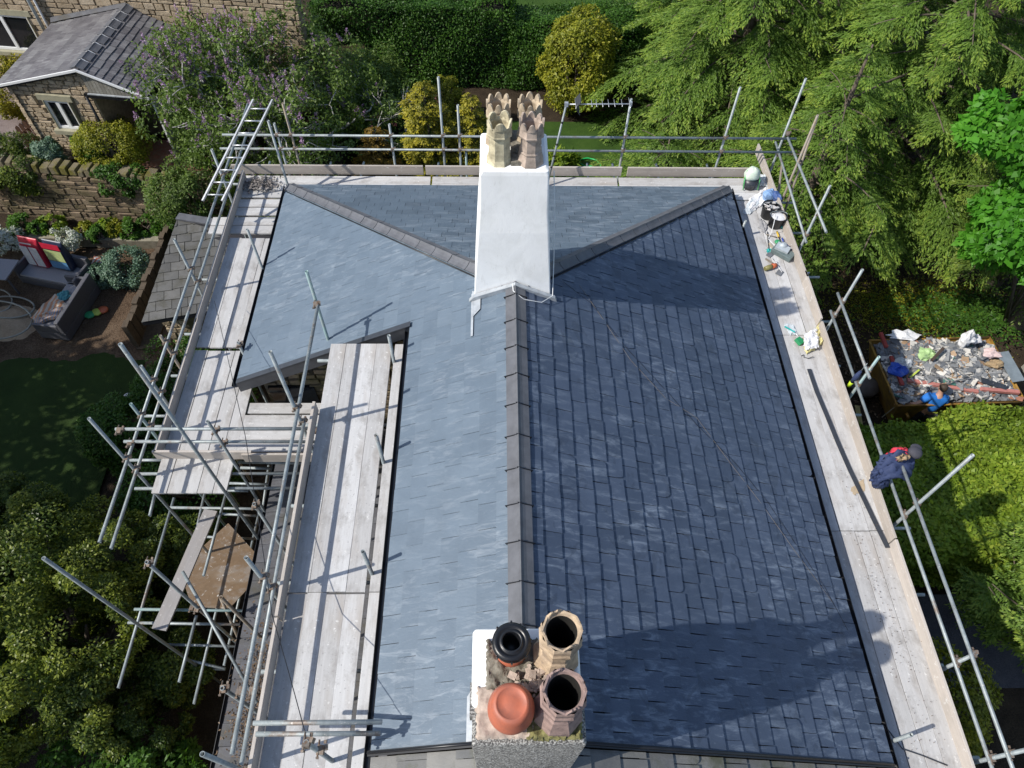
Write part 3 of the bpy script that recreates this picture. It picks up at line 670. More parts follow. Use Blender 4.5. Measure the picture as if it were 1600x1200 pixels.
# near, shared stack
mb = MB(); cx2 = .225
loft(mb, [[(cx2+x, 1.36+y, z) for x, y in rsq(hx, hy, rr)] for z, hx, hy, rr in ((6.8, .44, .31, .01), (9.05, .43, .30, .02), (9.14, .425, .295, .04), (9.16, .40, .28, .05))])
stack2 = mb.build('chimney_stack', 'render', house)
mb = MB(); loft(mb, [[(cx2+.01+x, .93+y, z) for x, y in rsq(hx, hy, .01)] for z, hx, hy in ((6.8, .43, .125), (9.12, .43, .125), (9.14, .40, .11))])
mb.bbox((cx2-.44, 1.0, 9.0), (cx2-.40, 1.25, 9.13))
mb.build('old_stack_face', 'dash', stack2)
def lumpy(x0, x1, y0, y1, z, amp, seed, nx=26, ny=22, edge=.05):
    r_ = np.random.default_rng(seed); mb = MB(); ph = r_.uniform(0, 6, 8)
    for j in range(ny+1):
        for i in range(nx+1):
            x = x0+(x1-x0)*i/nx; y = y0+(y1-y0)*j/ny; e = min(i, nx-i, j, ny-j)
            zz = z+(amp*(.5+.5*math.sin(x*21+ph[0])*math.sin(y*19+ph[1])+.3*math.sin(x*47+ph[2]+y*31))+r_.normal()*amp*.22) if e > 0 else z-edge
            jx = r_.normal()*.006 if e <= 1 else 0
            mb.v.append((x+jx, y+(r_.normal()*.006 if e <= 1 else 0), zz))
    for j in range(ny):
        for i in range(nx): a = j*(nx+1)+i; mb.f.append((a, a+1, a+nx+2, a+nx+1)); mb.mi.append(0); mb.sm.append(True)
    return mb
lumpy(-.17, .28, .84, 1.22, 9.17, .014, 3).build('flaunching', 'mortar', stack2)
lumpy(.20, .64, .83, 1.30, 9.175, .03, 4).build('mossy_flaunching', 'mossy', stack2)
lumpy(-.10, .33, 1.17, 1.58, 9.18, .04, 5).build('flaunching', 'mortar_grey', stack2)
mb = MB(); r_ = random.Random(3)
for i in range(34):
    s_ = r_.uniform(.02, .075); mb.box((.27+r_.gauss(0, .085), 1.22+r_.gauss(0, .07), 9.235+r_.uniform(0, .03)), (s_, s_*.8, s_*.5), (r_.uniform(-.6, .6), r_.uniform(-.6, .6), r_.uniform(0, 3)))
mb.build('broken_mortar', 'mortar', stack2)
def nearpot(cx, cy, z, h, w, mat, seed):
    mb = MB(); r0 = w/2/math.cos(R(22.5)); n = 8
    def ring(r, zz): return [(cx+r*math.cos(2*math.pi*(j+.5)/n), cy+r*math.sin(2*math.pi*(j+.5)/n), zz) for j in range(n)]
    def sqr(r, zz):
        o = []
        for j in range(n):
            a = 2*math.pi*(j+.5)/n; c, s = math.cos(a), math.sin(a); m_ = max(abs(c), abs(s)); o.append((cx+r*c/m_, cy+r*s/m_, zz))
        return o
    rings = [sqr(w*.57, z), sqr(w*.56, z+.07), ring(r0*.84, z+h*.30), ring(r0*.76, z+h*.32), ring(r0*.72, z+h*.55), ring(r0*.9, z+h*.62), ring(r0*.98, z+h*.66), ring(r0*1.0, z+h*.72), ring(r0*.93, z+h*.75), ring(r0*.95, z+h*.86), ring(r0*.90, z+h*.92)]
    loft(mb, rings, sm=False, cap=False)
    ri = w*.365; rg = random.Random(seed); zt = z+h*.92
    # worn crown: low rounded merlons round a wide rim
    k = len(mb.v); m_ = 64
    for j in range(m_):
        a = 2*math.pi*j/m_; f = math.cos(R(22.5))/math.cos((a % R(45))-R(22.5)); ro = r0*.90*f/math.cos(R(22.5))*.925
        hh = h*.07*max(0, math.cos(4*(a-R(22.5))))**.6*(.5+.5*rg.random()) if True else 0
        for (rr, zz) in ((ro, zt), (ro*.985, zt+hh), (ro*.90, zt+hh), (ri*1.08, zt-.012), (ri, zt-.03), (ri*.96, zt-.12), (ri*.9, z+.1)):
            mb.v.append((cx+rr*math.cos(a), cy+rr*math.sin(a), zz))
    for j in range(m_):
        b = (j+1) % m_
        for i in range(6): mb.f.append((k+j*7+i, k+b*7+i, k+b*7+i+1, k+j*7+i+1)); mb.mi.append(0 if i < 4 else 1); mb.sm.append(False)
    mb.lathe([(ri*.95, .1), (.001, .1)], (cx, cy, z), 12, 1)
    return mb
nearpot(.455, 1.43, 9.17, .78, .31, 'clay_near', 1).build('chimney_pot', ['clay_near', 'soot'], stack2)
nearpot(.455, 1.035, 9.17, .74, .32, 'clay_mauve', 2).build('chimney_pot', ['clay_mauve', 'soot'], stack2)
mb = MB(); mb.lathe([(.15, 0), (.145, .1), (.17, .12), (.175, .16), (.172, .22), (.16, .25), (.15, .31), (.14, .35), (.115, .375), (.105, .372), (.10, .366), (.05, .374), (.001, .376)], (.098, 1.02, 9.17), 40, 0)
mb.build('capped_pot', 'terracotta', stack2)
mb = MB(); c_ = (.105, 1.47, 9.18); mb.lathe([(.125, 0), (.12, .22), (.11, .22)], c_, 32, 0)
mb.lathe([(.12, .2), (.145, .21), (.15, .24), (.148, .275), (.125, .29), (.105, .285), (.092, .27), (.085, .30), (.072, .30), (.068, .26), (.066, .05), (.001, .05)], c_, 32, 1)
for i in range(8): a = i*math.pi/4; mb.box((c_[0]+.15*math.cos(a), c_[1]+.15*math.sin(a), c_[2]+.25), (.02, .014, .05), (0, 0, a), 1)
mb.build('cowl_pot', ['terracotta', 'black_plastic'], stack2)
mb = MB()
for s_, y0, y1 in ((-1, 1.05, 1.70),):
    a, b = XR-.17-.28, XR-.44+.02
    zf = lambda x: ZR-abs(x-XR)*sl_+.03
    mb.prism([V(-.30, y0, zf(-.30)), V(-.19, y0, zf(-.19)), V(-.19, y1-.1, zf(-.19)), V(-.30, y1-.25, zf(-.30))], (0, 0, .006))
    mb.bbox((-.222, y0, 7.4), (-.214, y1, 7.95))
mb.build('side_flashing', 'lead', stack2)
zf2 = lambda x: ZR-abs(x-XR)*sl_+.028
mb = MB(); mb.prism([V(-.36, 6.30, zf2(-.36)), V(-.24, 6.42, zf2(-.24)), V(-.24, 6.7, zf2(-.24)), V(-.36, 6.8, zf2(-.36))], (0, 0, .005))
mb.prism([V(-.365, 5.98, zf2(-.365)), V(-.335, 5.98, zf2(-.335)), V(-.335, 6.7, zf2(-.335)), V(-.37, 6.75, zf2(-.37))], (0, 0, .007)); mb.build('side_flashing', 'lead', stack1)
# neighbour's roof (old slates), on the same planes a little lower
nb = thing('adjoining_house', 'adjoining house with old mottled grey slates below the party wall line at the near edge', 'house', (XR, -3, 0))
mb = MB()
for poly in ([(XR, -8, ZR), (XR+HW, -8, ZE), (XR+HW, YN-.04, ZE), (XR, YN-.04, ZR)], [(XR, -8, ZR), (XR, YN-.07, ZR), (XR-WNR, YN-.07, ZE1), (XR-WNR, -8, ZE1)]):
    mb.prism([Vector(p)-Vector((0, 0, .05)) for p in poly], (0, 0, -.13))
nroof = mb.build('roof', 'deck_under', nb)
mb = MB(); slating(mb, oR-V(0, 0, .03), Yv_, vR, nR, [(-1.2, E0), (YN-.035, E0), (YN-.035, LS), (-1.2, LS)], (E0, 16), LS/15, .36, random.Random(21), jit=.01, gap=.008, chip=.2)
slating(mb, oL-V(0, 0, .03), Yv_, vL, nL, [(-1.2, vs1), (YN-.035, vs1), (YN-.035, LS), (-1.2, LS)], (vs1, 7), LS/15, .36, random.Random(22), jit=.01, gap=.006)
mb.build('slating', 'slate_old', nroof)
mb = MB(); mb.bbox((XR-WNR+.12, -8, 0), (XR+HW-.28, YN-.03, ZE-.15)); mb.build('wall', 'stone_old', nb)
# low rear extension roofs beneath the left walkway
mb = MB(); exx = -3.92
mb.prism([V(exx, -.8, 3.75), V(XR-WNR+.1, -.8, 4.55), V(XR-WNR+.1, 6.5, 4.55), V(exx, 6.5, 3.75)], (0, 0, -.12)); mb.build('extension_roof', 'deck_under', house)
mb = MB(); ve = Vector((XR-WNR+.1-exx, 0, .8)); le = ve.length; ve.normalize(); ne = Vector((-ve.z, 0, ve.x))
slating(mb, Vector((exx, 0, 3.76)), Yv_, ve, ne, [(-.7, -.03), (6.45, -.03), (6.45, le), (-.7, le)], (-.03, 12), .22, .3, random.Random(31), jit=.012, chip=.25)
mb.build('extension_slating', 'slate_ext', house)
mb = MB(); mb.bbox((exx+.15, -.8, 0), (XR-WNR+.12, 6.58, 3.7)); mb.build('extension_wall', 'stone_old', house)
gutter('gutter', (exx-.06, -.8, 3.7), (exx-.06, 6.4, 3.7), (-1, 0, 0), house, .06)
# cracked mossy mortar lump and leaves lying on the low roof
def litter(name, label, cx, cy, z, sx, sy, n, mat, seed, L=.05, parent=None, **k):
    rng = np.random.default_rng(seed); P = np.stack([cx+rng.normal(size=n)*sx, cy+rng.normal(size=n)*sy, np.full(n, z)+rng.uniform(0, .04, n)], 1)
    if callable(z): pass
    return quads(name, P, unit(rng, n)*np.array([1, 1, .25]), np.tile([0, 0, 1.], (n, 1))+rng.normal(size=(n, 3))*.4, L*rng.uniform(.5, 1.4, n), L*.5*rng.uniform(.6, 1.2, n), rng.uniform(0, 1, n), mat, org=(cx, cy, z), label=label, cat='litter', kind='stuff', **k)
litter('dead_leaves', 'brown dead leaves and debris strewn over the low slate roof below the left rails', -3.55, 2.1, 3.93, .16, .6, 900, 'dryleaf', 5, .05)
# ================================================================== SCAFFOLD
scaf = thing('tube_scaffold', 'galvanised tube scaffold with guard rails clamped around the slate roofed house', 'scaffold', (XR, 6, 0))
rs = random.Random(17)
def coupler(p, parent=scaf, axis='z'):
    p = Vector(p); mb = MB(); a = rs.uniform(-.3, .3)
    mb.box(p, (.064, .085, .056), (a, 0, rs.uniform(-.2, .2))); mb.box(p+V(.05, .02, .01), (.03, .045, .05), (0, a, a))
    mb.path([p+V(-.02, -.075, .02), p+V(-.02, .085, .02)], .009, 6); mb.box(p+V(-.02, -.07, .02), (.026, .018, .026), (0, a, 0)); mb.box(p+V(.03, .07, -.01), (.024, .03, .024), (a, 0, 0))
    return mb.build('coupler', 'coupler', parent)
def tube(name, p, q, mat='steel'):
    mb = MB(); mb.pipe(p, q); return mb.build(name, mat, scaf)
def standard(X, Y, z1, z0=0.0, mat='steel'): return tube('standard', (X, Y, z1), (X, Y, z0), mat)
XL = -5.33
# long runs: guard rails on the left wing
zA, zB = 5.92, 5.60
tube('guard_rail', (XL, 3.74, zA), (XL, 13.6, zA)); tube('guard_rail', (XL, 3.78, zB), (XL, 13.0, zB))
XN = -2.56
tube('guard_rail', (XN, 1.0, 7.32), (XN, 6.72, 7.32)); tube('guard_rail', (XN, .95, 6.98), (XN, 5.02, 6.98))
YB = 12.35
tube('guard_rail', (-5.55, YB, 6.06), (6.12, YB, 6.06)); tube('guard_rail', (-5.70, YB, 5.73), (6.19, YB, 5.73))
XQ = 5.86
tube('guard_rail', (XQ, 8.2, 5.97), (XQ, 6.38, 5.99)); tube('guard_rail', (XQ, 5.12, 6.0), (XQ, -1.2, 5.97)); tube('guard_rail', (XQ, 8.12, 5.60), (XQ, -1.2, 5.60))
tube('guard_rail', (XQ+.02, 12.7, 5.72), (XQ+.02, 9.85, 5.56)); tube('guard_rail', (XQ+.05, 12.3, 6.12), (XQ+.05, 9.45, 6.2))
tube('guard_rail', (-5.42, 5.28, 6.30), (-2.58, 5.28, 6.30), 'steel'); tube('guard_rail', (-5.45, 5.28, 5.95), (-2.6, 5.28, 5.93), 'steel')
# near-edge rails at the bottom of the picture
tube('guard_rail', at(396, 1130, 7.5), at(597, 1128, 7.5)); tube('guard_rail', at(400, 1147, 7.3), at(594, 1146, 7.3))
# standards: (x, y, top)
stds = [(XL-.05, 5.02, 7.0), (XL-.05, 6.39, 6.3), (XL-.05, 7.15, 6.08), (XL-.05, 5.76, 6.22), (XL-.05, 8.77, 6.62), (XL-.05, 11.3, 6.5),
        (-4.03, 4.72, 8.97), (XN-.05, 6.82, 7.9), (XN-.05, 4.98, 8.5), (XN-.05, 2.75, 7.9),
        (XQ+.05, 4.24, 7.36), (XQ+.05, 8.01, 6.74), (XQ+.05, 10.02, 6.78), (XQ+.05, 12.5, 7.3), (XQ+.05, 11.48, 7.2), (XQ+.05, 6.55, 6.33), (XQ+.05, 2.2, 6.0), (XQ+.05, 1.1, 6.6)]
for i, (x, y, z) in enumerate(stds): standard(x, y, z, 0, ('steel', 'steel', 'steel_old', 'steel_teal')[i % 4] if i not in (6, 10, 11) else 'steel')
for x, z, m_ in ((-4.46, 6.3, 'steel'), (-4.18, 6.75, 'steel_old'), (-2.17, 6.3, 'steel'), (-1.12, 7.33, 'steel'), (-.78, 6.74, 'steel'), (-.66, 5.72, 'steel_teal'), (2.6, 6.9, 'steel'), (4.66, 7.17, 'steel')):
    standard(x, YB+.05, z, 0, m_)
# inner standards rising through the walkways
for (x, y, z, z0) in ((-1.49, 6.10, 7.4, 3), (-1.49, 4.46, 7.5, 3), (-1.49, 2.97, 7.5, 3), (-4.25, 11.55, 6.95, 0)): standard(x, y, z, z0)
p = atX(372, 535, -4.23); standard(-4.23, p.y, p.z); coupler((-4.23, p.y, p.z-.06))
p = atX(385, 355, -4.28); standard(-4.28, p.y, p.z-.05)
p = atY(325, 655, 5.25); standard(p.x, 5.22, p.z); pc = p
p = atX(1418, 1148, 4.83); tube('standard', (4.83, 1.31, 5.95), (4.83, 1.31, 3.0))
p = atX(1165, 345, 4.76); standard(4.76, p.y, p.z)
tube('standard', atX(1270, 920, 5.3)*0+V(4.78, 4.6, 5.5), V(4.78, 4.6, 3))
# lower left: standards of the outer lift
for (px, py, X_) in ((68, 872, -5.5), (229, 878, -4.45), (345, 933, -3.62), (347, 1075, -3.05), (316, 1178, -2.62), (397, 787, -3.2)):
    p = atX(px, py, X_); tube('standard', p, (p.x, p.y, 0), 'steel_old' if px == 345 else 'steel')
    if px in (397, 347, 229): coupler((p.x, p.y, p.z-.05))
p = atY(478, 1160, 1.0); standard(p.x, p.y, p.z); coupler(p-V(0, 0, .03)); coupler(p-V(-.04, 0, .45))
# couplers where rails meet standards
for y in (5.02, 6.39, 7.15, 5.76, 8.77, 11.3):
    coupler((XL-.02, y, zA)); coupler((XL-.02, y, zB))
for y in (6.72, 4.98, 2.75):
    coupler((XN-.03, y, 7.32))
    if y < 6: coupler((XN-.03, y, 6.98))
for x in (-4.46, -4.18, -2.17, -1.12, -.78, 2.6, 4.66):
    coupler((x, YB+.02, 6.06)); coupler((x, YB+.02, 5.73))
for y in (4.24, 8.01, 6.55, 2.2, 1.1): coupler((XQ+.03, y, 5.97)); coupler((XQ+.03, y, 5.60))
for y in (10.02, 11.48, 12.4): coupler((XQ+.05, y, 5.62)); coupler((XQ+.07, y, 6.14))
for z in (6.3, 5.94): coupler((pc.x, 5.25, z)); coupler((-2.6, 5.25, z)); coupler((-5.36, 5.25, z))
# transoms under the decks
for y in (11.9, 10.6, 9.2, 7.9, 7.0, 6.0, 5.15, 4.9): tube('transom', (-5.5, y, 5.19), (-3.0 if y < 6 else -4.2, y, 5.19))
for px, py, py2 in ((262, 650, 220), (243, 719, 203)): pa = at(px, py, 5.2); tube('transom', pa+V(.3, 0, 0), (pa.x-.45, pa.y, 5.2))
for y in (6.2, 5.1, 3.9, 2.9, 1.9, .9, -.2): tube('transom', (-2.62, y, 6.69), (-1.3, y, 6.69))
for y in (11.4, 10.5, 9.3, 8.2, 7.2, 6.2, 5.15, 4.2, 3.2, 2.25, 1.15): tube('transom', (4.75, y, 5.2), (6.05+.12*math.sin(y*5), y, 5.2))
for x in (-4.9, -3.6, -2.9, -1.3, .2, 1.9, 2.45, 3.4, 4.5): tube('transom', (x, 11.45, 5.2), (x+.03, 12.62, 5.2))
# sub-structure in the open bay, lower left
sub = [((210, 952), (440, 955), 3.35), ((200, 973), (390, 976), 3.0), ((260, 1007), (372, 1010), 1.6), ((275, 1027), (352, 1045), 1.4), ((302, 1043), (352, 1046), 1.1),
       ((262, 793), (470, 796), 3.4), ((345, 803), (400, 806), 2.3), ((300, 838), (402, 842), 1.9), ((355, 755), (420, 757), 3.6), ((356, 766), (388, 767), 4.4), ((372, 722), (492, 724), 4.9), ((376, 731), (425, 732), 4.2)]
for (a, b, z) in sub: tube('ledger', at(*a, z), at(*b, z), 'steel_teal' if z == 3.35 else 'steel')
for (a, b, z) in (((242, 772), (234, 806), 4.6), ((272, 778), (185, 1075), 3.2), ((320, 770), (296, 880), 3.4), ((353, 772), (318, 900), 3.6), ((375, 800), (303, 1100), 2.2), ((307, 962), (280, 1066), 3.6), ((420, 727), (410, 800), 3.0), ((405, 800), (350, 1040), 1.5)):
    p, q = at(*a, z), at(*b, z); tube('ledger', p, q)
tube('brace', at(285, 893, 4.9), at(402, 1098, 4.3)); tube('brace', at(345, 935, 3.6), at(400, 1060, 1.5), 'steel_old')
coupler(at(308, 952, 4.4)); coupler(at(300, 950, 3.5)); coupler(at(375, 1080, 6.9)); coupler(at(395, 1080, 6.9))
# swivel braces behind the right toe boards
tube('brace', (5.95, 12.2, 5.6), (5.95, 8.9, 1.0), 'steel_old')
tube('brace', at(1262, 178, 7.2)*0+atX(1277, 183, 6.05), atX(1195, 420, 5.95), 'steel_old')
# ---- boards: each can be lifted off, each its own thing
BN = {}
ORD = ['first', 'second', 'third', 'fourth', 'fifth', 'sixth', 'seventh']
def board(a, b, z, label, w=.222, t=.038, mat='board', name='scaffold_board', group='boards laid on the scaffold decks', sag=0, stand=False, bands=False, cat_='board', tilt=0):
    a = Vector((a[0], a[1], 0)); b = Vector((b[0], b[1], 0)); d = b-a; L = d.length; r_ = rs
    mb = MB(); dx = w if not stand else t; dz = t if not stand else w
    n = 8
    for i in range(n+1):
        x = L*i/n-L/2; o = sag*math.sin(math.pi*i/n); e = r_.uniform(-.0015, .0015)
        mb.v += [(x, -dx/2+e, -dz+o), (x, dx/2+e, -dz+o), (x, dx/2+e, o), (x, -dx/2+e, o)]
    for i in range(n):
        k = i*4
        for j in range(4): mb.f.append((k+j, k+(j+1) % 4, k+4+(j+1) % 4, k+4+j)); mb.mi.append(0); mb.sm.append(False)
    mb.f += [(3, 2, 1, 0), (n*4, n*4+1, n*4+2, n*4+3)]; mb.mi += [0, 0]; mb.sm += [False]*2
    o = mb.build(name, mat, label=label, cat=cat_, group=group, org=(0, 0, 0), bevel=.004)
    c = (a+b)/2; o.location = (c.x, c.y, z); o.rotation_euler = (tilt, 0, math.atan2(d.y, d.x)); ORG[o] = o.location.copy()
    if bands:
        for s in (-1, 1):
            m2 = MB(); m2.box((s*(L/2-.02), 0, -dz/2), (.03, dx+.003, dz+.003)); bo = m2.build('end_band', 'steel_old', None, org=(0, 0, 0)); bo.parent = o; bo.location = (0, 0, 0)
    return o
ZL, ZD = 6.8, 5.3
for i in range(4):
    x = -2.325+.2225*i
    j = lambda: rs.uniform(-.006, .006)
    board((x+j(), -1.25), (x+j(), 2.737+j()*2), ZL, f'pale board, {ORD[i]} from the rails on the raised left walkway, nearest run', sag=-.008)
    board((x+j(), 2.752+j()*2), (x+j(), 6.43), ZL+.001*i, f'pale board, {ORD[i]} from the rails on the raised left walkway, far run', sag=-.008)
board((-1.40, -1.1), (-1.40, 2.745), ZL+.003, 'single board between the raised left walkway and the slates, near half', w=.2)
board((-1.40, 2.755), (-1.40, 6.42), ZL+.003, 'single board between the raised left walkway and the slates, far half', w=.2)
for i in range(4):
    x = -5.065+.2275*i; j = lambda: rs.uniform(-.007, .007)
    board((x+j(), 4.77), (x+j(), 7.45+j()*2), ZD+.002, f'board, {ORD[i]} from the rails, poking out past the lower left walkway end')
    board((x+j(), 7.52+j()*2), (x+j(), 10.2+j()*4), ZD, f'grey scaffold board, {ORD[i]} from the rails, middle run of the lower left walkway')
board((-4.17, 4.77), (-4.16, 7.3), ZD-.004, 'inner scaffold board on the lower left walkway beside the corner of the open bay', w=.2)
for i, y in enumerate((10.42, 10.66, 10.94, 11.19)):
    board((-5.62 if i < 2 else -5.2, y), (-4.17, y+.01), ZD+.006, f'short cross board, {ORD[i]} of four at the far end of the lower left walkway')
for i in range(3):
    y = 11.48+.226*i
    board((-5.25, y), (-1.4, y), ZD+.001, f'scaffold board, {ORD[i]} from the slates on the far walkway, left run')
    board((-1.36, y), (2.5, y), ZD, f'scaffold board, {ORD[i]} from the slates on the far walkway, run behind the white chimney')
    board((2.54, y), (5.7, y), ZD+.001, f'scaffold board, {ORD[i]} from the slates on the far walkway, right run')
for i, (y, x0) in enumerate(((6.30, -4.05), (6.04, -4.1), (5.815, -4.12), (5.59, -4.11))):
    board((x0, y), (-2.0, y), ZD-(.03 if i == 0 else 0.006), f'board laid across the open bay, {ORD[i]} from the rubble gable wall', w=.222 if i else .2)
runs = ((-2.0, 1.0, 'nearest run'), (1.03, 4.11, 'second run from the near end'), (4.14, 7.79, 'third run from the near end'), (7.82, 11.33, 'farthest run'))
runs = ((-.1, 4.115, 'nearest run'), (4.127, 7.80, 'middle run'), (7.812, 11.33, 'farthest run'))
for (y0, y1, nm) in runs:
    for i in range(4):
        x = 4.92+.2225*i; j = lambda: rs.uniform(-.005, .005)
        board((x+j(), y0+j()), (x+j(), y1+j()), ZD+.001*(i % 2), f'pale board, {ORD[i]} from the gutter on the right walkway, {nm}', w=.2165)
board((3.9, -.35), (4.3, -.36), 4.9, 'offcut') if False else None
TG = 'toe boards on edge around the scaffold decks'
def toe(a, b, z, label, w=.222, tilt=0): return board(a, b, z+w-.01, label, w=w, stand=True, name='toe_board', group=TG, mat='board_new', bands=False, cat_='toe board', tilt=tilt)
toe((-2.465, -1.2), (-2.465, 2.4), ZL, 'toe board edging the raised left walkway, nearest length'); toe((-2.47, 2.42), (-2.47, 5.28), ZL, 'toe board edging the raised left walkway, length ending at the open bay')
toe((-5.205, 5.36), (-5.205, 8.0), ZD, 'toe board on the outer edge of the lower left walkway, near length'); toe((-5.215, 7.9), (-5.215, 11.95), ZD, 'toe board edging the lower left walkway, long length by the ladder')
toe((-5.25, 5.37), (-3.75, 5.36), ZD, 'toe board across the near end of the lower left walkway, left piece'); toe((-3.9, 5.33), (-2.5, 5.33), ZD-.03, 'toe board across the near end of the lower left walkway, right piece')
toe((-5.5, 12.12), (-1.55, 12.12), ZD, 'toe board behind the far walkway, left length'); toe((-1.5, 12.12), (1.0, 12.12), ZD, 'toe board behind the far walkway, length behind the chimney')
toe((1.0, 12.125), (2.6, 12.125), ZD-.01, 'short toe board by the aerial mast on the far walkway'); toe((2.72, 12.12), (5.45, 12.12), ZD-.01, 'toe board behind the far walkway, right length')
for y0, y1, nm in ((-.3, 3.9, 'nearest length'), (3.92, 7.95, 'length beneath the jacket'), (8.0, 9.15, 'short tilted length by the yellow bag'), (9.0, 12.9, 'far length running past the corner')):
    toe((5.70, y0), (5.70 if y0 < 8.5 else 5.62, y1), ZD+(0 if y0 < 8 else .02), f'toe board edging the right walkway, {nm}', w=.225)
# plank and chipboard lying on the lower tubes of the bay
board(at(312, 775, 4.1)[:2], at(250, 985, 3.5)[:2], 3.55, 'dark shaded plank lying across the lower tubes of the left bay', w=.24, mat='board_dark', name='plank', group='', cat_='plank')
mb = MB(); zo = 2.3
mb.prism([at(px, py, zo) for px, py in ((357, 818), (400, 865), (395, 912), (358, 952), (300, 948), (290, 918), (292, 878))], (0, 0, .018))
mb.build('chipboard_sheet', 'osb', label='brown stained chipboard sheet with cut corners lying low in the left bay', cat='chipboard sheet')
# ladders
def ladder(label, p, q, w=.33, rung=.25, mat='alu', xdir=Vector((1, 0, 0)), n=None):
    p, q = Vector(p), Vector(q); t = thing('ladder', label, 'ladder', q, 'ladders on the scaffold'); L = (p-q).length; d = (p-q)/L
    for s in (-1, 1):
        mb = MB(); nrm = d.cross(xdir).normalized(); a, b = q+xdir*w/2*s, p+xdir*w/2*s; rr = .014
        pts = [(-rr, -.03), (rr, -.03), (rr, .03), (-rr, .03)]
        k = [a+xdir*x+nrm*y for x, y in pts]+[b+xdir*x+nrm*y for x, y in pts]
        mb.add(k, [(0, 1, 5, 4), (1, 2, 6, 5), (2, 3, 7, 6), (3, 0, 4, 7), (3, 2, 1, 0), (4, 5, 6, 7)]); mb.build('stile', mat, t)
    u = rung*.5
    while u < L-.05:
        mb = MB(); c = q+d*u; mb.path([c-xdir*w/2, c+xdir*w/2], .014, 8); mb.build('rung', mat, t); u += rung
    return t
ladder('aluminium ladder resting on the left guard rails near the far corner', at(411, 156, 7.0), at(332, 314, 6.02), w=.36, rung=.262)
ladder('grey ladder rising just outside the right walkway behind the tools', atX(1256, 418, 6.0), V(6.02, atX(1256, 418, 6.0).y+.9, 0), w=.3, xdir=Vector((.35, -.93, 0)).normalized())
# TV aerial lashed to the far rail
ta = thing('tv_aerial', 'television aerial on a taped mast, its boom reaching over to the next scaffold pole', 'aerial', (1.3, 12.2, 5.3))
pt_, pb = atY(885, 163, 12.2), V(1.02, 11.75, 5.3)
mb = MB(); mb.path([pb, pt_], .021, 12); mb.build('mast', 'steel', ta)
for f in (.05, .24, .38, .52, .78): mb = MB(); c = pb.lerp(pt_, f); mb.path([c, c+(pt_-pb).normalized()*.04], .0235, 12); mb.build('tape', 'black_plastic', ta)
bt = V(pt_.x-.03, 12.2, pt_.z); be = V(pt_.x+1.26, 12.2, pt_.z+.02)
mb = MB(); mb.path([bt, be], .013, 8); mb.box(pt_, (.07, .06, .08)); mb.box(be-V(.02, 0, 0), (.05, .05, .09)); mb.build('boom', 'alu', ta)
for i, f in enumerate((.16, .40, .47, .56, .65, .74, .85, .965)):
    c = bt.lerp(be, f); mb = MB(); l_ = .17 if i in (0, 7) else .12; mb.path([c+V(0, -l_, .02), c+V(0, l_, .02)], .005, 6); mb.build('director', 'alu', ta)
for s, dz in ((-1, .12), (1, .12)):
    mb = MB(); c = bt.lerp(be, .24)
    for k in range(9):
        mb.path([c+V(-.10+.01*k, -.15, s*.012*k+s*.03), c+V(-.10+.01*k, .15, s*.012*k+s*.03)], .0045, 5)
    mb.box(c+V(-.06, 0, s*.08), (.008, .3, .15), (0, s*R(35), 0)); mb.build('reflector', 'dark_pvc', ta)
# loose cables
def wire(label, pts, mat='black_plastic', r=.005, name='cable', cat_='cable'):
    mb = MB(); mb.path(pts, r, 6); return mb.build(name, mat, label=label, cat=cat_)
def onR(px, py, dz=.028):      # point on the right slope under a photo pixel
    z = 7
    for _ in range(25):
        p = at(px, py, z); z = ZR-(p.x-XR)*sl_+dz
    return at(px, py, z)
wire('twin thin cable trailing down the right slope from the white chimney', [onR(*p) for p in ((880, 440), (925, 475), (980, 545), (1045, 615), (1090, 665), (1150, 725), (1200, 785), (1250, 860), (1290, 920), (1325, 985))], r=.0024)
wire('second strand of thin cable lying close to the first on the right slope', [onR(*p) for p in ((905, 445), (935, 488), (985, 562), (1040, 622), (1088, 652), (1140, 722), (1192, 790), (1240, 858), (1300, 940))], 'steel_old', .002)
def arc(a, b, s, n=12): return [Vector(a).lerp(Vector(b), i/n)-V(0, 0, s*math.sin(math.pi*i/n)) for i in range(n+1)]
wire('thin black rope stretched over the left decks from the near pole to the bay', arc(atY(478, 1150, 1.05), at(425, 960, 7.4), .03)[:-1]+arc(at(425, 960, 7.4), at(383, 680, 7.2), .03)[:-1]+arc(at(383, 680, 7.2), at(335, 470, 5.7), .02), r=.0045, name='rope', cat_='rope')
# ================================================================== COTTAGE and stone walls, top left
Aq = Vector((-13.14, 17.48, 0)); cd_ = Vector((math.cos(R(-6.98)), math.sin(R(-6.98)), 0)); cn_ = Vector((-cd_.y, cd_.x, 0))   # cn_ points away from the camera
def C(u, v, z): return Aq+cd_*u+cn_*v+V(0, 0, z)
def hitC(px, py, v=0):
    d = Vector(ray(px, py)); o = Vector((0, 0, CAMZ)); P0 = C(0, v, 0); t = (P0-o).dot(cn_)/d.dot(cn_); P = o+d*t; return (P-Aq).dot(cd_), P.z
ap_u, ap_z = hitC(120, 107); AP = ap_u, ap_z; re_u, re_z = hitC(225, 148)
ap_z = 4.51; ap_u = 2.336
cot = thing('stone_cottage', 'sandstone cottage with a purple grey slate gabled wing and white windows, beyond the rubble wall', 'cottage', C(2, 4, 1.5))
G0 = 1.5; eL, eR = 3.9, 3.9; uc = 2.30           # uc: corner where the stone gable gives way to the porch recess
def roofz(u): return eL+(ap_z-eL)*u/ap_u if u < ap_u else ap_z-(ap_z-eR)*(u-ap_u)/(re_u-ap_u)
mb = MB()
wa, wb = hitC(70, 157), hitC(125, 205)
wu0, wu1, wz0, wz1 = .86, 1.56, 2.60, 3.47
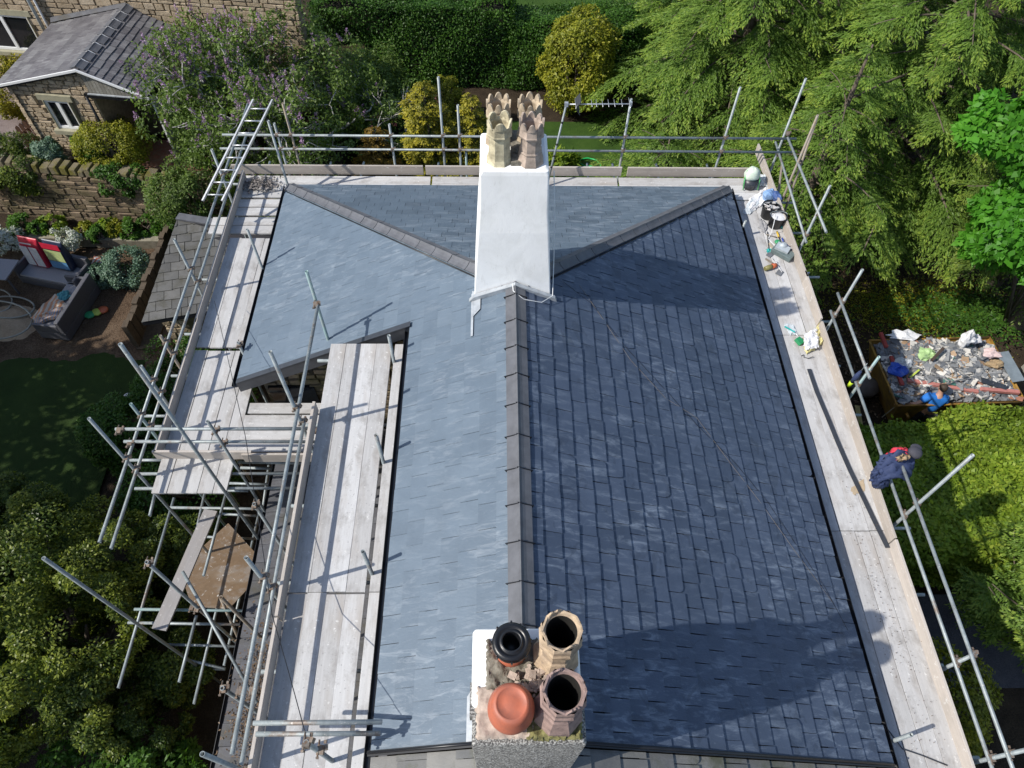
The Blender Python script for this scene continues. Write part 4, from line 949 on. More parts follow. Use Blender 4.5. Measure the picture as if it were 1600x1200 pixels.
mb.prism([C(.03, .13, G0), C(uc, .13, G0), C(uc, .13, roofz(uc)-.1), C(ap_u, .13, ap_z-.1), C(.03, .13, roofz(.03)-.1)], cn_*.3)
mb.prism([C(uc-.1, .1, G0), C(uc-.1, 3.2, G0), C(uc-.1, 3.2, roofz(uc)-.1), C(uc-.1, .1, roofz(uc)-.1)], cd_*.12)
mb.prism([C(.04, .1, G0), C(.04, 3.2, G0), C(.04, 3.2, eL-.1), C(.04, .1, eL-.1)], cd_*.2)
mb.prism([C(-4, 3.2, G0), C(7.3, 3.2, G0), C(7.3, 3.2, 6.5), C(-4, 3.2, 6.5)], cn_*.3, 0)
mb.build('wall', 'mortar_w', cot)
mb = MB()
rubble(mb, C(0, .06, G0), cd_, -cn_, uc, lambda u: roofz(u)-.06, 0, cw=(.14, .5), ch=(.09, .2), prot=.035, rng=random.Random(8), holes=((wu0-.02, wu1+.02, wz0-G0, wz1-G0+.12),)) if False else None
def faceblocks(o, ux, nrm, L, zf, holes, seed, mat, parent, cw=(.12, .42), ch=(.075, .17), prot=.02):
    mb = MB(); rubble(mb, o, ux, nrm, L, zf, G0, cw=cw, ch=ch, prot=prot, rng=random.Random(seed), holes=holes); return mb.build('stonework', mat, parent)
# rubble() works in absolute z, so start points carry z = 0
faceblocks(C(0, .06, 0), cd_, -cn_, uc, lambda u: roofz(u)-.06, ((wu0-.12, wu1+.12, wz0-.14, wz1+.2),), 8, 'stone', cot)
faceblocks(C(uc, .06, 0), cn_, cd_, 3.1, lambda u: roofz(uc)-.06, (), 9, 'stone', cot)
faceblocks(C(0, 0, 0), cn_, -cd_, 3.2, lambda u: eL-.06, (), 10, 'stone', cot)
faceblocks(C(-4, 3.15, 0), cd_, -cn_, 11.3, lambda u: 6.5, ((1.2, 3.2, 2.7, 4.15), (8.8, 9.9, 2.6, 3.95)), 12, 'stone', cot, cw=(.16, .5), ch=(.1, .2))
def casement(u0, u1, z0, z1, v, panes=2, sill=True, depth=.04, lintel=True):
    f = MB(); t_ = .055
    def bar(a, b, c, d, k=0, w_=.06): f.prism([C(a, v+depth-.02+k, c), C(b, v+depth-.02+k, c), C(b, v+depth-.02+k, d), C(a, v+depth-.02+k, d)], cn_*w_)
    bar(u0, u1, z0, z0+t_*1.3); bar(u0, u1, z1-t_, z1); bar(u0, u0+t_, z0+t_*1.3, z1-t_); bar(u1-t_, u1, z0+t_*1.3, z1-t_)
    for i in range(1, panes): m_ = u0+(u1-u0)*i/panes; bar(m_-t_*.9, m_+t_*.9, z0+t_*1.3, z1-t_, .001)
    fo = f.build('window', 'pvc', cot)
    g = MB(); g.prism([C(u0+.01, v+depth+.02, z0+.01), C(u1-.01, v+depth+.02, z0+.01), C(u1-.01, v+depth+.02, z1-.01), C(u0+.01, v+depth+.02, z1-.01)], cn_*.01); g.build('pane', 'glass', fo)
    if sill: s = MB(); s.prism([C(u0-.12, v-.10, z0-.13), C(u1+.12, v-.10, z0-.13), C(u1+.12, v-.10, z0-.01), C(u0-.12, v-.10, z0-.01)], cn_*.22); s.build('sill', 'dressed', fo)
    if lintel: s = MB(); s.prism([C(u0-.14, v-.005, z1+.005), C(u1+.14, v-.005, z1+.005), C(u1+.14, v-.005, z1+.17), C(u0-.14, v-.005, z1+.17)], cn_*.16); s.build('lintel', 'dressed', fo)
    for ua in (u0-.02, u1): r = MB(); r.prism([C(ua, v-.02, z0), C(ua+.02, v-.02, z0), C(ua+.02, v-.02, z1), C(ua, v-.02, z1)], cn_*.12); r.build('reveal', 'dressed', fo)
casement(wu0, wu1, wz0, wz1, 0, 2)

casement(-2.65, -.95, 2.88, 3.97, 3.12, 2)
casement(4.95, 5.7, 2.8, 3.76, 3.12, 2)
# wing roof
mb = MB(); Dp = 3.12
mb.prism([C(-.22, -.06, eL-.06), C(ap_u, -.06, ap_z), C(ap_u, -.06, ap_z-.09), C(-.22, -.06, eL-.16)], cn_*Dp); mb.prism([C(ap_u, -.06, ap_z), C(re_u+.1, -.06, roofz(re_u+.1)), C(re_u+.1, -.06, roofz(re_u+.1)-.1), C(ap_u, -.06, ap_z-.09)], cn_*Dp)
cr = mb.build('roof', 'deck_under', cot)
vl = (C(ap_u, 0, ap_z)-C(-.22, 0, eL-.06)); ll = vl.length; vl.normalize(); nl2 = vl.cross(cn_).normalized(); nl2 = nl2 if nl2.z > 0 else -nl2
vr = (C(ap_u, 0, ap_z)-C(re_u+.1, 0, roofz(re_u+.1))); lr_ = vr.length; vr.normalize(); nr2 = vr.cross(cn_).normalized(); nr2 = nr2 if nr2.z > 0 else -nr2
mb = MB(); slating(mb, C(-.22, -.06, eL-.05), cn_, vl, nl2, [(0, 0), (Dp, 0), (Dp, ll), (0, ll)], (-.02, 10), ll/9.2, .33, random.Random(41), jit=.006)
slating(mb, C(re_u+.1, -.06, roofz(re_u+.1)+.01), cn_, vr, nr2, [(0, 0), (Dp, 0), (Dp, lr_), (0, lr_)], (-.02, 10), lr_/9.2, .33, random.Random(42), jit=.01, gap=.012, th_=.014)
mb.build('slating', 'slate_cot', cr)
y = -.05; k = 0
while y < 3.0:
    angtile(C(ap_u, y+.03, ap_z+.02), C(ap_u, y+.36, ap_z+.02), -vl, -vr, .19).build('ridge_tile', 'ridge', cr)
    mb = MB(); z0 = ap_z+.075
    mb.prism([C(ap_u, y+.36, z0)-vl*.17-V(0, 0, .035), C(ap_u, y+.36, z0), C(ap_u, y+.36, z0)-vr*.17-V(0, 0, .035), C(ap_u, y+.36, z0-.03)-vr*.17-V(0, 0, .03), C(ap_u, y+.36, z0-.04), C(ap_u, y+.36, z0-.03)-vl*.17-V(0, 0, .03)], cn_*.035)
    mb.build('white_joint', 'pvc', cr); y += .40
for (p, q) in ((C(-.25, -.10, eL-.04), C(ap_u, -.10, ap_z+.02)), (C(ap_u, -.10, ap_z+.02), C(re_u+.15, -.10, roofz(re_u+.15)+.02))):
    mb = MB(); mb.prism([p, q, q-V(0, 0, .06), p-V(0, 0, .06)], cn_*.04); mb.build('barge_trim', 'pvc', cot)
# porch recess: boarded triangle, gutter beam, downpipe, white door
mb = MB(); bz = 3.80
for i in range(16):
    u0 = uc+.02+i*.1; u1 = u0+.092; zt = roofz(u1)-.1
    if zt > bz: mb.prism([C(u0, .02, bz), C(u1, .02, bz), C(u1, .02, zt), C(u0, .02, zt)], cn_*.03)
mb.build('cladding', 'weathered_clad', cot)
mb = MB(); mb.prism([C(uc-.12, -.05, bz-.1), C(re_u+.05, -.05, bz-.1), C(re_u+.05, -.05, bz), C(uc-.12, -.05, bz)], cn_*.12); mb.build('gutter', 'black_plastic', cot)
mb = MB(); mb.prism([C(uc, -.06, bz-.005), C(re_u+.05, -.06, bz-.005), C(re_u+.05, -.06, bz+.02), C(uc, -.06, bz+.02)], cn_*.05); mb.build('gutter_lip', 'lead', cot)
mb = MB(); mb.path([C(uc-.06, -.06, bz-.05), C(uc-.06, -.06, G0)], .035, 10); mb.build('downpipe', 'black_plastic', cot)
mb = MB(); mb.prism([C(uc+.02, 1.5, G0), C(re_u+.3, 1.5, G0), C(re_u+.3, 1.5, 3.8), C(uc+.02, 1.5, 3.8)], cn_*.1); mb.build('porch_wall', 'stone_old', cot)
mb = MB(); mb.prism([C(re_u-.1, .3, G0), C(re_u-.1, 1.2, G0), C(re_u-.1, 1.2, 3.5), C(re_u-.1, .3, 3.5)], cd_*.05); mb.build('door', 'pvc', cot)
pu, pz = -.55, 4.6
mb = MB(); mb.path([C(pu, 3.05, pz+2), C(pu, 3.05, 2.0)], .05, 10); mb.build('downpipe', 'steel', cot)
mb = MB(); mb.path([C(pu+.18, 3.05, pz+2), C(pu+.18, 3.05, 2.0)], .03, 8); mb.build('downpipe', 'pvc', cot)
mb = MB(); mb.prism([C(-.2, 3.03, eL+.02), C(ap_u, 3.03, ap_z+.04), C(ap_u, 3.1, ap_z+.12), C(-.2, 3.1, eL+.12)], cn_*.02); mb.build('abutment_flashing', 'slate_ext', cot)
# rubble retaining wall with upright mossy coping
rw = thing('retaining_wall', 'old rubble stone garden wall with mossy upright coping stones below the cottage', 'wall', (-12, 16.5, 0))
wp0, wp1 = Vector((-20, 16.95, 0)), Vector((-6.2, 15.7, 0)); wd_ = (wp1-wp0).normalized(); wl = (wp1-wp0).length; wn = Vector((wd_.y, -wd_.x, 0))
wtop = lambda u: 2.02-.055*max(0, u-6)
mb = MB(); mb.prism([wp0, wp1, wp1+V(0, 0, wtop(wl)-.03), wp0+V(0, 0, wtop(0)-.03)], -wn*.45); mb.build('wall_core', 'mortar_w', rw)
mb = MB(); rubble(mb, wp0, wd_, wn, wl, wtop, -.05, cw=(.12, .62), ch=(.09, .24), prot=.07, rng=random.Random(77), gap=.022); mb.build('stonework', stone_mat('wall_stone', ((.16, .115, .075), (.25, .185, .12), (.31, .235, .16), (.37, .29, .21)), moss=(.11, .095, .05)), rw)
mb = MB(); u = 0; r_ = random.Random(5)
while u < wl-.1:
    w_ = r_.uniform(.16, .34); h_ = r_.uniform(.16, .27); c = wp0+wd_*(u+w_/2)-wn*.2+V(0, 0, wtop(u)+h_/2-.02)
    mb.box(c, (w_-.03, .44+r_.uniform(-.05, .05), h_), (r_.uniform(-.05, .05), r_.uniform(-.09, .09), math.atan2(wd_.y, wd_.x)+r_.uniform(-.07, .07)), 0, .86); u += w_
mb.build('coping', 'coping', rw, bevel=.02)
# garden kerb, timber side wall and lean-to shed
mb = MB()
for i in range(5): a = Vector((-14.6+i*.95, 15.42-.03*i, 0)); mb.bbox((a.x, a.y, 0), (a.x+.94, a.y+.26, .30+.01*(i % 2)))
mb.build('concrete_kerb', M.setdefault('kerb', simple('kerb_concrete', (.27, .245, .19), .9, 0, .3, 9, col2=(.17, .155, .11), bmp=.3)), label='long pale kerb holding up the planted bed under the stone wall', cat='kerb')
relief('planting_bed', -16, -9.5, 15.6, 16.5, .25, .15, .05, 'soil', 15, kind='structure')
mb = MB(); mb.prism([V(-9.62, 15.9, 0), V(-9.05, 15.85, 0), V(-9.0, 11.5, 0), V(-9.5, 11.5, 0)], (0, 0, .1))
for i in range(16): mb.box((-9.5+i*.004, 11.7+i*.27, .42), (.14, .25, .85+.1*(i % 3 == 0)), (0, .02*(i % 3), .01))
mb.build('timber_edging', 'timber_dark', label='dark timber sleeper wall between the mulch bed and the low slate shed', cat='garden wall') if M.setdefault('timber_dark', simple('dark_timber', (.10, .075, .05), .9, 0, .4, 14, bmp=.4)) else None
sh = thing('lean_to_shed', 'low stone shed with a grey slate lean-to roof under the left rails', 'shed', (-7.3, 12.2, 0))
q0, q1, q2, q3 = V(-8.05, 13.72, 2.62), V(-5.2, 13.1, 2.62), V(-5.2, 11.35, 2.2), V(-8.27, 10.67, 2.16)
mb = MB(); mb.prism([q0, q1, q2, q3], (0, 0, -.1)); sr = mb.build('roof', 'deck_under', sh)
mb = MB(); us = (q2-q3).normalized(); vs_ = (q0-q3); vs_ = (vs_-us*vs_.dot(us)); lv = vs_.length; vs_.normalize(); ns_ = us.cross(vs_).normalized()
slating(mb, q3+V(0, 0, .01), us, vs_, ns_, [((p-q3).dot(us), (p-q3).dot(vs_)) for p in (q3, q2, q1, q0)], (-.02, 12), lv/11, .36, random.Random(51), jit=.02, chip=.35, gap=.01)
mb.build('slating', slate_mat('shed_slate', ((.075, .075, .072), (.105, .105, .10), (.15, .147, .14)), .25, .7, dirt=(.055, .05, .03), chalkcol=(.35, .34, .3)), sr)
mb = MB(); mb.box((-6.63, 13.42, 2.66), (2.9, .22, .05), (0, 0, -.215)); mb.build('ridge_tile', 'ridge', sr)
mb = MB(); mb.bbox((-8.05, 11.1, 0), (-5.2, 13.5, 2.05)); mb.build('wall', 'stone_old', sh)
mb = MB(); rubble(mb, V(-8.1, 11.08, 0), Vector((.99, .08, 0)), Vector((.08, -.99, 0)), 2.9, lambda u: 2.05, 0, rng=random.Random(6)); mb.build('stonework', 'stone', sh)
# picket fence by the gravel
fe = thing('picket_fence', 'short dark brown picket fence between the gravel and the cottage wall', 'fence', (-13.6, 17.6, 1.5))
for i in range(7):
    p = at(50+i*5.2, 236-i*4.2, 1.5); mb = MB(); mb.box((p.x, p.y, 1.9), (.11, .03, .8)); mb.prism([V(p.x-.055, p.y-.015, 2.3), V(p.x+.055, p.y-.015, 2.3), V(p.x, p.y-.015, 2.36)], (0, .03, 0)); mb.build('picket', 'picket', fe) if M.setdefault('picket', simple('picket_paint', (.13, .065, .04), .8, 0, .3, 20)) else None
pa, pb2 = at(50, 236, 1.5), at(82, 211, 1.5)
for z in (1.75, 2.1): mb = MB(); mb.path([V(pa.x, pa.y+.04, z), V(pb2.x, pb2.y+.04, z)], .03, 4); mb.build('fence_rail', 'picket', fe)
# ================================================================== VEGETATION
def conifer(seed, x, y, h, Rr, mat, label, name='conifer', limbs=70, dens=1.0, z0=0.0, tmin=.08, fl=.15, fw=.042, droop=.5, cat_='tree', group=None, rise=.18, trunk_r=.2, bare=0):
    rng = np.random.default_rng(seed); t = thing(name, label, cat_, (x, y, z0), group)
    base = np.array([x, y, z0]); mbl = MB(); PP = []
    for i in range(limbs):
        s = (i+.5)/limbs; zz = h*(tmin+(1-tmin)*s)**1.0; az = i*2.39996+rng.uniform(-.3, .3)
        L = Rr*max(.08, (1-s)**.62)*rng.uniform(.62, 1.12); dh = np.array([math.cos(az), math.sin(az), 0]); sd = np.array([-dh[1], dh[0], 0])
        rz, dr = rise*rng.uniform(.3, 1.5), droop*rng.uniform(.6, 1.3); bend = rng.uniform(-.18, .18)
        curve = lambda u: base+np.array([0, 0, zz])+dh*(L*u)[:, None]+sd*(bend*L*u*u)[:, None]+np.array([0, 0, 1.])*(L*(rz*u*2-dr*u*u))[:, None]
        us = np.linspace(0, 1, 7); pts = curve(us)
        if L > .8: mbl.path([Vector(p) for p in pts], [max(.006, .012*L*(1-u*.85)+.006) for u in us], 5)
        m_ = max(5, int(L*12*dens)); u = rng.uniform(.16, 1.0, m_)**.8; side = np.where(rng.random(m_) < .5, -1, 1)
        st = curve(u); lb = (.10+.30*np.sqrt(np.clip(1-u, 0, 1)))*L*rng.uniform(.6, 1.15, m_)+.14
        bd = dh*rng.uniform(.45, 1.0, m_)[:, None]+sd*(side*rng.uniform(.35, 1.0, m_))[:, None]+np.array([0, 0, 1.])*rng.uniform(-.12, .14, m_)[:, None]
        bd /= np.linalg.norm(bd, axis=1, keepdims=True)
        nf = np.maximum(4, (lb/.0135*dens).astype(int)); idx = np.repeat(np.arange(m_), nf); w_ = rng.uniform(0, 1, idx.size)
        P = st[idx]+bd[idx]*(lb[idx]*w_)[:, None]; P[:, 2] -= lb[idx]*w_**2*.38
        lat = np.cross(bd[idx], [0, 0, 1.])*np.where(rng.random(idx.size) < .5, -1, 1)[:, None]
        A = bd[idx]*.75+lat*rng.uniform(.1, .7, idx.size)[:, None]+np.array([0, 0, -1.])*rng.uniform(.15, .75, idx.size)[:, None]
        P = P+lat*rng.uniform(0, .09, idx.size)[:, None]
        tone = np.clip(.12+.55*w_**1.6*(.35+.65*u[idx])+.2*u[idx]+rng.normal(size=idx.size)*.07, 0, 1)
        Nn = np.array([0, 0, 1.])+rng.normal(size=(idx.size, 3))*.45+dh*.25
        PP.append([P, A, Nn, fl*.62*rng.uniform(.6, 1.3, idx.size), fw*.72*rng.uniform(.7, 1.3, idx.size), tone])
    quads('crown', *cat(*PP), mat, parent=t)
    mbl.path([V(x, y, z0-.1), V(x+.05, y, z0+h*.5), V(x, y, z0+h*.98)], [trunk_r, trunk_r*.6, .02], 9); mbl.build('trunk', 'bark', t)
    return t
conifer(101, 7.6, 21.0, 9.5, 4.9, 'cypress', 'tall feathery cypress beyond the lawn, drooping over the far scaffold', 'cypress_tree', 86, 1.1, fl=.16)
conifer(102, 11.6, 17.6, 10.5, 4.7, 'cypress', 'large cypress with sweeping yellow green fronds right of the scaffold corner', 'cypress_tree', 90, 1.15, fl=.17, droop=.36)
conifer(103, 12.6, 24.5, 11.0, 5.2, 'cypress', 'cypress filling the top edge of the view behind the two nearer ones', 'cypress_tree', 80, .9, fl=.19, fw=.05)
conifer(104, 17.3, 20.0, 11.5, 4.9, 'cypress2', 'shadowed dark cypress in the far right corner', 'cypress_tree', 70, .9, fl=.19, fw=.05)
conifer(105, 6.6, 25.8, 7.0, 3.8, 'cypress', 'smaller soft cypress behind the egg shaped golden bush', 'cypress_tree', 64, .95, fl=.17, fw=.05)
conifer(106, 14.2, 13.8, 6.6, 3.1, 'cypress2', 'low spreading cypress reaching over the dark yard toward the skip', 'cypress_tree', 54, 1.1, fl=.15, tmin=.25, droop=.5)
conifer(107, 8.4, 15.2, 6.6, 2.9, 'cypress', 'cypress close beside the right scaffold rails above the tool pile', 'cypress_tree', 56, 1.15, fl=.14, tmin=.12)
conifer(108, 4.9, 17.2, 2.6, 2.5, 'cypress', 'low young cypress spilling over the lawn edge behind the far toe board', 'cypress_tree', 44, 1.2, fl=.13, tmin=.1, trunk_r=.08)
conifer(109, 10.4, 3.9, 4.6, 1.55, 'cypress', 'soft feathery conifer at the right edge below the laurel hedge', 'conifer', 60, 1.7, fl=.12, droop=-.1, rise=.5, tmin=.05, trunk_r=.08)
shrub('egg_conifer', 'egg shaped golden green conifer standing behind the chimney pots', 'conifer', (2.72, 22.3, 1.65), (1.12, 1.12, 1.75), 'golden2', 201, 90, 26000, .10, .055, base=(2.7, 22.3, 0), crad=.28)
shrub('round_bush', 'small clipped yellow green dome behind the golden conifers', 'bush', (-1.78, 21.6, .75), (.62, .62, .85), 'golden2', 202, 60, 9000, .055, .04, base=(-1.78, 21.6, 0), crad=.22)
for (lab, x, y, h, r_, mt, sd) in (('tallest of the spiky golden conifers beyond the far rails', -1.95, 17.0, 4.3, 1.15, 'golden', 211), ('golden conifer nearest the cream chimney pot', -.72, 17.1, 3.9, .85, 'golden', 212), ('bronze tinted conifer left of the golden ones', -3.35, 16.6, 3.2, .95, 'orange', 213), ('low dark green conifer in front of the golden ones', -1.2, 15.2, 2.3, 1.3, 'golden2', 214)):
    conifer(sd, x, y, h, r_, mt, lab, 'golden_conifer', 60, 2.3, fl=.10, fw=.05, droop=-.35, rise=.25, tmin=.04, trunk_r=.06, group='golden conifers beyond the far scaffold')
for (lab, a, b, n, sd, z) in (('tall dark clipped hedge across the far garden, left half', (-6.2, 23.6, 0), (.4, 26.4, 2.9), 70000, 221, 2.9), ('lower sunlit clipped hedge across the far garden, right half', (.5, 23.5, 0), (4.9, 25.0, 2.3), 42000, 222, 2.3)):
    t = thing('hedge', lab, 'hedge', ((a[0]+b[0])/2, (a[1]+b[1])/2, 0), 'hedges across the far garden')
    quads('foliage', *boxcloud(sd, a, b, n, .085, .05, .16), 'hedge', parent=t)
    mb = MB(); mb.bbox((a[0]+.2, a[1]+.2, 0), (b[0]-.2, b[1]-.2, b[2]-.25)); mb.build('twigs', 'twig', t)
t = thing('laurel_hedge', 'bright yellow green laurel hedge beside the skip, its near side in shadow', 'hedge', (10, 7, 0))
quads('foliage', *cat(boxcloud(223, (7.7, 5.15, 0), (14, 8.0, 1.9), 95000, .11, .065, .2, 2.1), boxcloud(224, (10.2, 7.5, .2), (14, 8.42, 1.95), 26000, .11, .065, .16, 2.3)), 'laurel', parent=t)
mb = MB(); mb.bbox((7.9, 5.35, 0), (13.8, 7.8, 1.7)); mb.build('twigs', 'twig', t)
def lobed(name, label, base, lobes, mat, seed, K, n, L, Wd):
    t = thing(name, label, 'bush', base); r_ = random.Random(seed); arrs = []; mb = MB()
    for q, (x, y, z, rx, ry, rz) in enumerate(lobes):
        a = blob(seed+q, (x, y, z), (rx, ry, rz), K, n, L, Wd, zmin=.2, crad=.26); a[5] = np.clip(a[5]+r_.uniform(-.28, .3), 0, 1); arrs.append(a)
        b = Vector(base); e = Vector((x, y, z)); mb.path([b, b.lerp(e, .5)+V(0, 0, .2), e], [.09, .06, .02], 7)
    quads('foliage', *cat(*arrs), mat, parent=t); mb.build('stem', 'bark', t); return t
lobed('evergreen_tree', 'large glossy evergreen bush filling the lower left corner', (-8.0, 3.6, 0), ((-8.6, 5.4, 2.1, 1.15, 1.0, 1.1), (-7.3, 5.0, 1.9, .85, .9, 1.0), (-8.6, 3.9, 2.7, 1.2, 1.1, 1.2), (-7.2, 3.7, 2.3, 1.0, .95, 1.1), (-8.2, 2.4, 2.5, 1.2, 1.0, 1.1), (-6.9, 2.6, 1.7, .85, .8, .9), (-9.9, 4.6, 2.2, 1.1, 1.2, 1.1), (-6.6, 4.5, 1.2, .6, .7, .8), (-9.3, 2.6, 2.0, 1.1, 1.1, 1.0), (-6.1, 3.3, .9, .7, .8, .7), (-6.3, 2.3, 1.1, .75, .8, .8), (-6.6, 5.6, 1.2, .7, .7, .8), (-9.6, 6.0, 1.5, .9, .8, .9)), 'holly', 231, 34, 17000, .07, .036)
shrub('leafy_bush', 'bright leaved bush below the glossy evergreen at the bottom left', 'bush', (-6.6, 1.55, .9), (1.5, .75, .7), 'bright', 232, 50, 6500, .10, .06, base=(-6.6, 1.5, 0), crad=.28)
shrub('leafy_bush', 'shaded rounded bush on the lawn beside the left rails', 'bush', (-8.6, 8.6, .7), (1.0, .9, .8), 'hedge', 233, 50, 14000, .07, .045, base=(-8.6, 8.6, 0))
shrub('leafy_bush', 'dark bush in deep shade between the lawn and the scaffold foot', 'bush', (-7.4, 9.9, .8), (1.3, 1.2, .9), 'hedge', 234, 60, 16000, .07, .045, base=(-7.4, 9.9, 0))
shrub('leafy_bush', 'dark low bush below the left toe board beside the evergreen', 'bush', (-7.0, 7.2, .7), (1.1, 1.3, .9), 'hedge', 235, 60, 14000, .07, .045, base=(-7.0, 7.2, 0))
shrub('maple_tree', 'bright green maple crown leaning in at the right edge', 'tree', (at(1580, 362, 4.6).x+.9, at(1580, 362, 4.6).y, 4.6), (1.7, 1.2, 1.1), 'maple', 241, 60, 15000, .17, .12, base=(14.2, 12.6, 0), crad=.32, flat=.3)
shrub('maple_tree', 'bright green maple crown higher up the right edge', 'tree', (at(1590, 180, 6.6).x+.5, at(1590, 180, 6.6).y, 6.4), (1.3, 1.0, .9), 'maple', 242, 50, 9000, .17, .12, base=(14.4, 13.8, 0), crad=.32, flat=.3)
shrub('holly_shrub', 'rounded evergreen shrub under the lower right rails', 'bush', (7.75, 2.45, 1.5), (.85, .95, 1.2), 'golden2', 243, 60, 14000, .075, .045, base=(7.7, 2.4, 0))
shrub('garden_shrub', 'dense rounded shrub on the wall below the cottage window', 'bush', (-10.9, 17.1, 2.2), (.95, .7, .75), 'golden2', 244, 70, 16000, .06, .035, base=(-10.9, 17.1, 1.5))
shrub('ivy_bush', 'ivy climbing the cottage gable under the window', 'bush', (-11.65, 17.35, 2.0), (.45, .3, .6), 'bright', 245, 30, 5000, .08, .06, base=(-11.65, 17.3, 1.5))
shrub('garden_shrub', 'yellow flowered shrub left of the cottage gable', 'bush', (-14.5, 19.7, 2.3), (.85, .8, .8), 'golden', 246, 50, 9000, .08, .05, base=(-14.5, 19.7, 1.5))
shrub('garden_shrub', 'dark tangled shrub on the wall top at the left edge', 'bush', (-14.3, 17.0, 1.9), (1.5, .55, .65), 'holly', 247, 60, 16000, .08, .03, base=(-14.3, 17, 1.4))
shrub('garden_shrub', 'blue green shrub beside the picket fence', 'bush', (-12.7, 16.95, 2.1), (.4, .35, .4), 'silver', 248, 24, 4000, .07, .045, base=(-12.7, 16.95, 1.5))
shrub('garden_shrub', 'straggly shrub leaning from the wall end above the shed', 'bush', (-8.3, 15.4, 1.9), (1.1, .8, 1.0), 'lilac_leaf', 249, 50, 13000, .07, .045, base=(-8.3, 15.4, 0))
for i, (px, py, r_, mt) in enumerate(((33, 352, .34, 'bright'), (60, 356, .26, 'bright'), (82, 350, .38, 'laurel'), (133, 358, .25, 'golden2'), (152, 366, .26, 'bright'), (166, 356, .27, 'laurel'), (180, 358, .25, 'golden2'), (203, 360, .34, 'bright'), (232, 352, .36, 'bright'))):
    p = at(px, py, .45); shrub('bed_plant', f'leafy plant in the bed under the stone wall, {["leftmost", "second from left", "third from left", "fourth from left", "fifth from left", "sixth from left", "third from right", "second from right", "rightmost"][i]}', 'plant', (p.x, p.y, .45), (r_, r_*.9, r_*.8), mt, 260+i, 18, 1500, .085, .05, base=(p.x, p.y, .2), group='plants in the raised bed')
for i, (px, py, r_, lb) in enumerate(((6, 372, .5, 'white flowering plant at the left edge of the bed'), (100, 372, .42, 'white flowering plant behind the compost sacks'))):
    p = at(px, py, .55); shrub('flowering_plant', lb, 'plant', (p.x, p.y, .5), (r_, r_*.8, .35), 'white_fl', 280+i, 26, 3200, .06, .045, base=(p.x, p.y, .2))
p = at(195, 418, .35); shrub('garden_shrub', 'silvery green low shrub beside the striped cushion', 'bush', (p.x, p.y, .35), (.75, .62, .42), 'silver', 285, 50, 9000, .065, .04, base=(p.x, p.y, 0))
p = at(158, 425, .3); shrub('garden_shrub', 'small silvery green clump left of the larger silver shrub', 'bush', (p.x, p.y-.1, .25), (.4, .35, .28), 'silver', 286, 24, 3000, .06, .04, base=(p.x, p.y, 0))
p = at(868, 252, .3); shrub('garden_plant', 'lime green leafy plant just behind the white chimney', 'plant', (p.x+.15, p.y, .3), (.5, .45, .25), 'laurel', 287, 20, 700, .24, .07, base=(p.x, p.y, 0))
# lilac: several twisting stems, open pale branches, leaf clusters and purple blossom
def lilac():
    t = thing('lilac_tree', 'old lilac tree with bare twisting branches and purple blossom in front of the cottage', 'tree', (-6.6, 17.4, 1.0)); rng = random.Random(9); mb = MB(); tips = []
    def grow(p, d, L, r, lv):
        n = 4; pts = [p]; q = p; dd = d.copy()
        for i in range(n):
            dd = (dd+Vector((rng.gauss(0, .28), rng.gauss(0, .28), rng.gauss(.03, .16)))).normalized(); q = q+dd*L/n; pts.append(q)
        mb.path(pts, [max(.013, r*(1-.45*i/n)) for i in range(n+1)], 6 if lv < 3 else 4)
        if lv >= 4: tips.append(q); return
        if lv >= 2: tips.append(pts[2])
        for k in range(rng.choice((2, 3, 3)) if lv else 4):
            nd = (dd+Vector((rng.gauss(0, .6), rng.gauss(0, .55), rng.gauss(.02, .3)))).normalized(); grow(pts[-1] if k else pts[-2], nd, L*rng.uniform(.62, .82), r*.6, lv+1)
    for (dx, dy) in ((-1, .2), (-.35, .5), (.35, -.2), (.9, .3), (0, -.5), (-.7, -.6)):
        grow(Vector((-6.6+dx*.25, 17.6+dy*.3, 1.0)), Vector((dx*.85, dy, 1.0)).normalized(), 1.75, .085, 0)
    mb.build('trunk', 'bark_grey', t)
    T = np.array([tuple(x) for x in tips]); r2 = np.random.default_rng(4)
    extra = blob(5, (-7.0, 18.6, 3.1), (3.7, 2.7, 1.9), 130, 20000, .10, .06, crad=.15, zmin=1.2)
    sel = r2.integers(0, len(T), 34000); o = unit(r2, 34000)*r2.uniform(.02, .34, 34000)[:, None]; P = T[sel]+o
    a1 = [P, unit(r2, 34000), o/.3+np.array([0, 0, .5])+r2.normal(size=(34000, 3))*.4, .10*r2.uniform(.5, 1.3, 34000), .055*r2.uniform(.6, 1.3, 34000), np.clip(.35+P[:, 2]*.06+r2.normal(size=34000)*.12, 0, 1)]
    keep = P[:, 2] > 1.1; a1 = [x[keep] for x in a1]
    quads('foliage', *cat(a1, extra), 'lilac_leaf', parent=t)
    nb_ = 230; hi = T[np.argsort(-T[:, 2]+r2.normal(size=len(T))*.6)][:min(nb_, len(T))]; e2 = extra[0][r2.integers(0, len(extra[0]), 110)]; cs = np.concatenate([hi, e2]); m_ = len(cs)*42
    ii = np.repeat(np.arange(len(cs)), 42); dz = r2.uniform(0, 1, m_); ax = r2.normal(size=(len(cs), 3))*.35+np.array([0, 0, 1.])
    P = cs[ii]+ax[ii]*(dz*.22+.04)[:, None]+unit(r2, m_)*(.065*(1.1-dz))[:, None]
    quads('blossom', P, unit(r2, m_), unit(r2, m_)+np.array([0, 0, .5]), np.full(m_, .045), np.full(m_, .04), r2.uniform(0, 1, m_), 'lilac_fl', parent=t)
lilac()
shrub('climbing_ivy', 'ivy trailing over the coping at the left end of the stone wall', 'climber', (-13.6, 16.55, 1.75), (1.3, .35, .55), 'holly', 254, 50, 12000, .07, .045, base=(-13.6, 16.4, 0))
